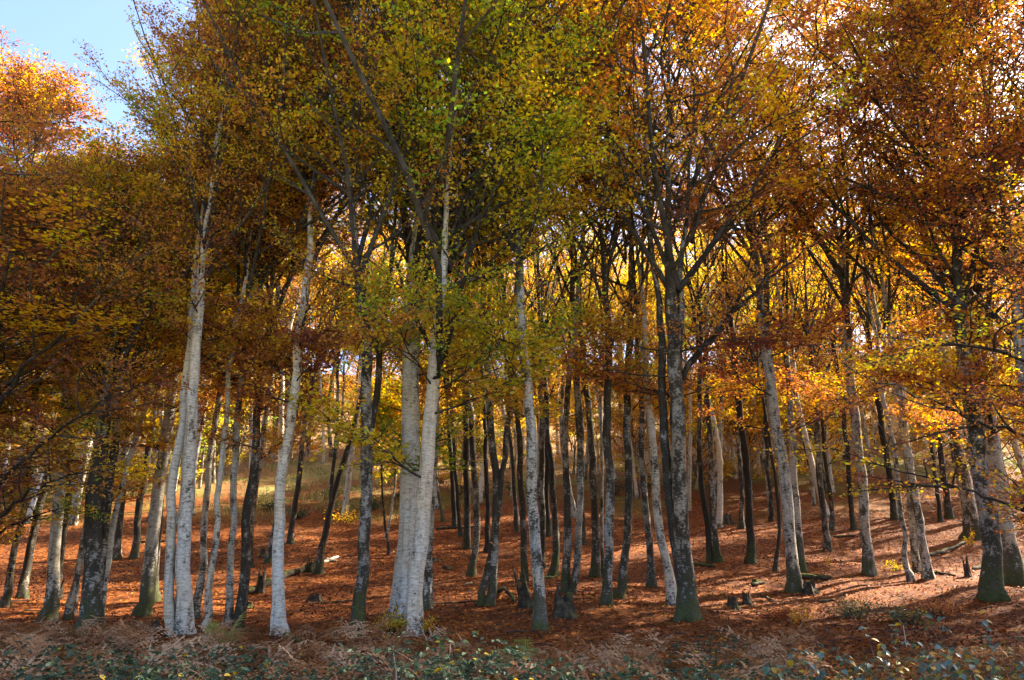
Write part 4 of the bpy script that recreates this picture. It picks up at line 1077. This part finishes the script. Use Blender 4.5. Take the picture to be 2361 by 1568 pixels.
def bramble_bush(label, cx, cy_, rx, ry, h, ncane, seed, yellow=0.10):
    rng = np.random.default_rng(seed)
    b = np.array([cx, cy_, float(ground_z(cx, cy_))])
    root = put("bramble_bush", None, loc=b, label=label, category="bush")
    made = 0
    for k in range(ncane):
        th = k * 2.39996; rr = math.sqrt((k + 0.5) / ncane)
        tip = np.array([rx * rr * math.cos(th), ry * rr * math.sin(th), 0])
        tip[2] = h * (1 - 0.30 * rr ** 2) * rng.uniform(0.7, 1.08)
        foot = tip * np.array([0.35, 0.35, 0]) + np.array([0, 0, float(ground_z(cx + tip[0] * 0.35, cy_ + tip[1] * 0.35)) - b[2] - 0.03])
        crest = foot * 0.4 + tip * 0.6 + np.array([0, 0, 0.22])
        P = smooth_poly(np.array([foot, crest, tip]), 12)
        v, q = tubes(P[None], np.linspace(0.006, 0.002, 12)[None], 4)
        put("cane", mesh_from("cane", v, q, mat=M_STEM), root)
        for s_ in np.linspace(0.42, 1.0, 6):
            p = P[min(11, int(round(s_ * 11)))]
            az0 = rng.uniform(0, 6.28)
            for j in range(3):
                if made >= 296: continue
                made += 1
                o = bpy.data.objects.new("leaf", BLEAF[int(rng.integers(0, 5))]); COL.objects.link(o); o.parent = root
                o.location = tuple(p + rng.normal(0, 0.014, 3))
                o.rotation_euler = (rng.normal(-0.25, 0.35), rng.normal(0, 0.35), az0 + (j - 1) * 1.25 + rng.normal(0, 0.2))
                sz = rng.uniform(0.06, 0.10); o.scale = (sz, sz, sz)
                u = rng.random()
                if u < yellow: c = (0.46 * rng.uniform(0.8, 1.1), 0.28 * rng.uniform(0.8, 1.1), 0.02)
                elif u < yellow + 0.025: c = (0.40, 0.12, 0.03)
                elif u < yellow + 0.16: c = (0.075, 0.14, 0.05)
                else:
                    g = rng.uniform(0.6, 1.3); c = (0.105 * g, 0.16 * g, 0.125 * g)
                o.color = (*c, 1)
    return root
bramble_bush("large-leaved bluish bramble bush with yellow leaves filling the bottom right corner", 5.2, 9.2, 1.05, 0.8, 1.42, 17, 71, 0.20)
bramble_bush("bluish bramble bush with orange leaves, just left of the corner bramble", 4.1, 8.9, 0.75, 0.7, 1.10, 17, 72, 0.20)
bramble_bush("smaller blue-green bramble with yellow shoots, leftmost of the bramble bushes", 3.25, 8.9, 0.65, 0.6, 1.02, 16, 73, 0.20)
bramble_bush("bramble spilling over the bottom edge between the two largest bramble bushes", 4.6, 8.1, 0.8, 0.5, 0.98, 17, 74, 0.20)

def shrub(label, px, py, wpx, hpx, hue, spread, seed, n=34, per=22, lsz=0.075, name="beech_shrub", group=None, y=None, mat=None):
    rng = np.random.default_rng(seed)
    b = on_ground(px, py) if y is None else None
    if b is None:
        p = at_depth(px, py, y); b = np.array([p[0], y, float(ground_z(p[0], y))])
    r = wpx / PF * b[1] * 0.5; h = hpx / PF * b[1]
    root = put(name, None, loc=b, label=label, category="shrub")
    if group: root["group"] = group
    th = rng.uniform(0, 6.28, n); rr = np.sqrt(rng.random(n))
    tip = np.stack([r * rr * np.cos(th), r * rr * np.sin(th), h * (1 - 0.55 * rr ** 2) * rng.uniform(0.4, 1.05, n)], -1)
    foot = tip * np.array([0.12, 0.12, 0]) + np.array([0, 0, -0.03])
    P = np.stack([foot, foot * 0.6 + tip * 0.4 + np.array([0, 0, 0.15 * h]), tip], 1)
    v, q = tubes(P, np.full((n, 3), 0.006) * np.array([1, 0.7, 0.35]), 3)
    put("stems", mesh_from("stems", v, q, mat=M_TWIG), root, kind="stuff")
    s = rng.uniform(0.35, 1.0, (n, per))
    C, T = along(P, s)
    C = C + rng.normal(0, 0.055, C.shape) * max(1.0, r / 0.6)
    C[..., 2] = np.maximum(C[..., 2], 0.03)
    nn = unit(np.array([0, 0, 1.0]) + rng.normal(0, 0.6, C.shape))
    m = n * per
    hl = lsz * 0.5 * rng.uniform(0.7, 1.2, m)
    V, Qd = leaf_quads(C.reshape(-1, 3), rng.normal(0, 1, (m, 3)), nn.reshape(-1, 3), hl, hl * 0.65)
    tone = (0.5 + rng.normal(0, 0.2, n)[:, None] + rng.normal(0, 0.2, (n, per))).ravel()
    put("foliage", mesh_from("foliage", V, Qd, mat=mat or M_LEAF, attr=tone), root, color=(hue, spread, 0, 1), kind="stuff")
    return root
shrub("olive and gold beech shrub at the left foot of the huge white beech", 902, 1464, 100, 62, 0.66, 0.7, 81, n=40, per=22, lsz=0.065)
shrub("small golden-leaved beech shrub at the right foot of the huge white beech", 980, 1464, 62, 50, 0.54, 0.5, 82, n=22, per=16, lsz=0.065)
shrub("golden low shrub on the right bank below the rooty beech", 1852, 1442, 62, 50, 0.48, 0.5, 83, n=18, per=14, lsz=0.065)
shrub("dark olive thicket on the right bank behind the bramble bushes", 1975, 1428, 150, 52, 0.45, 1.0, 84, n=60, per=20, lsz=0.06, mat=M_BRAMBLE)
shrub("low dark green bramble thicket with yellow specks on the right bank", 2090, 1440, 130, 46, 0.55, 1.2, 85, n=44, per=18, lsz=0.07, mat=M_BRAMBLE)
shrub("russet twiggy thicket on the right bank under the thick black-footed beech", 2160, 1420, 140, 44, 0.22, 0.5, 86, n=44, per=14, lsz=0.06)
shrub("yellow-green seedling bush at the foot of the three-stem clump", 2066, 1318, 80, 34, 0.66, 0.5, 87, n=20, per=14, lsz=0.07)
shrub("tiny golden seedling near the mossy log", 1912, 1310, 34, 44, 0.50, 0.4, 88, n=9, per=12, lsz=0.07)
shrub("golden seedling by the deep shaded beech foot", 2240, 1262, 36, 48, 0.55, 0.4, 89, n=12, per=12, lsz=0.08)
shrub("red-brown low twigs right of the massive mossy beech", 1800, 1430, 90, 30, 0.2, 0.5, 90, n=30)
shrub("yellow-green sunlit sapling bush upslope, right of the black burr-footed beech", 1116, 1150, 34, 90, 0.74, 0.3, 91, n=34, lsz=0.13)
shrub("gold sunlit bush upslope behind the tall mossy beech", 1884, 1110, 60, 110, 0.68, 0.3, 92, n=50, lsz=0.14)
shrub("golden bush low on the slope beside the crooked beech", 790, 1212, 110, 50, 0.58, 0.4, 93, n=26, per=14, lsz=0.10)
for k, (px, py, w, h) in enumerate([(1010, 1128, 60, 34), (1060, 1140, 70, 30), (1180, 1142, 90, 34), (1240, 1130, 70, 30), (860, 1176, 70, 24), (690, 1196, 60, 22), (760, 1150, 80, 26), (1420, 1142, 80, 34), (1500, 1120, 60, 34), (1610, 1112, 70, 34), (930, 1150, 60, 24), (620, 1176, 60, 20)]):
    shrub("low green shrub in the sunlit clearing behind the stand", px, py, w, h * 1.3, 0.55, 0.8, 100 + k, n=26, per=16, lsz=0.11, mat=M_BRAMBLE, name="clearing_shrub", group="low green shrubs in the clearing")

g_ = np.random.default_rng(90)
N = 12000
yy = g_.uniform(45, 68, N); px = g_.normal(760, 190, N)
xx = (px - PCX) / PF * yy * 1.0
clump = np.sin(xx * 1.3) * np.sin(yy * 1.1 + xx * 0.4)
ok = clump + g_.normal(0, 0.3, N) > 0.05
xx, yy = xx[ok], yy[ok]; N = len(xx)
base = np.stack([xx, yy, ground_z(xx, yy) - 0.02], -1)
dr = np.stack([g_.normal(0, 0.45, N), g_.normal(0, 0.45, N), np.ones(N)], -1)
wv = unit(np.stack([g_.normal(0, 1, N), g_.normal(0, 1, N), np.zeros(N)], -1)) * 0.022
V = np.stack([base - wv, base + wv, base + unit(dr) * g_.uniform(0.2, 0.65, N)[:, None]], 1).reshape(-1, 3)
put("dry_grass", mesh_from("dry_grass", V, None, np.arange(3 * N).reshape(-1, 3), mat=M_GRASS, attr=g_.normal(0.75, 0.3, N)), color=(0.5, 1.0, 0, 1), kind="stuff", label="tall straw-coloured grass in the sunlit clearing", category="grass")

# grass and fresh leaves on the open bank at lower right
g_ = np.random.default_rng(91)
N = 5200
yy = g_.uniform(8, 16, N); px = g_.uniform(1650, 2420, N)
xx = (px - PCX) / PF * yy / CP
base = np.stack([xx, yy, ground_z(xx, yy)], -1)
hgt = g_.uniform(0.05, 0.16, N)[:, None]
dr = np.stack([g_.normal(0, 0.5, N), g_.normal(0, 0.5, N), np.ones(N)], -1)
wv = unit(np.stack([g_.normal(0, 1, N), g_.normal(0, 1, N), np.zeros(N)], -1)) * 0.005
V = np.stack([base - wv, base + wv, base + unit(dr) * hgt], 1).reshape(-1, 3)
put("grass", mesh_from("grass", V, None, np.arange(3 * N).reshape(-1, 3), mat=M_GRASS, attr=g_.normal(0.5, 0.25, N)), color=(0.5, 1.0, 0, 1), kind="stuff", label="sparse short grass among leaves on the right bank", category="grass")

# bare stick in the bracken, and two leaves caught falling
def stick(label, pts, y, r):
    P = smooth_poly(np.array([at_depth(a, b, y) for a, b in pts]), 14)
    P[0, 2] = float(ground_z(P[0, 0], P[0, 1])) - 0.05
    o = P[0].copy()
    v, q = tubes((P - o)[None], np.linspace(r, r * 0.4, 14)[None], 6)
    put("bare_stick", mesh_from("bare_stick", v, q, mat=M_PALEWOOD, smooth=True), loc=o, label=label, category="stick")
stick("pale bare stick standing up out of the bracken", [(914, 1568), (913, 1540), (907, 1510), (908, 1488)], 10.5, 0.010)
stick("thin bent bare stick on the right bank", [(2085, 1456), (2082, 1440), (2070, 1425)], 16.5, 0.009)
for lab, px, py, y, sz, c in (("orange beech leaf falling through the air before the central crown", 1105, 706, 8.0, 0.07, (0.40, 0.12, 0.03)), ("pinkish leaf falling in front of the slanting twin beech", 1138, 1256, 8.0, 0.06, (0.30, 0.13, 0.08))):
    o = put("falling_leaf", BLEAF[1], loc=at_depth(px, py, y), color=(*c, 1), label=lab, category="leaf")
    o.rotation_euler = (0.7, 0.5, 1.1); o.scale = (sz, sz, sz)
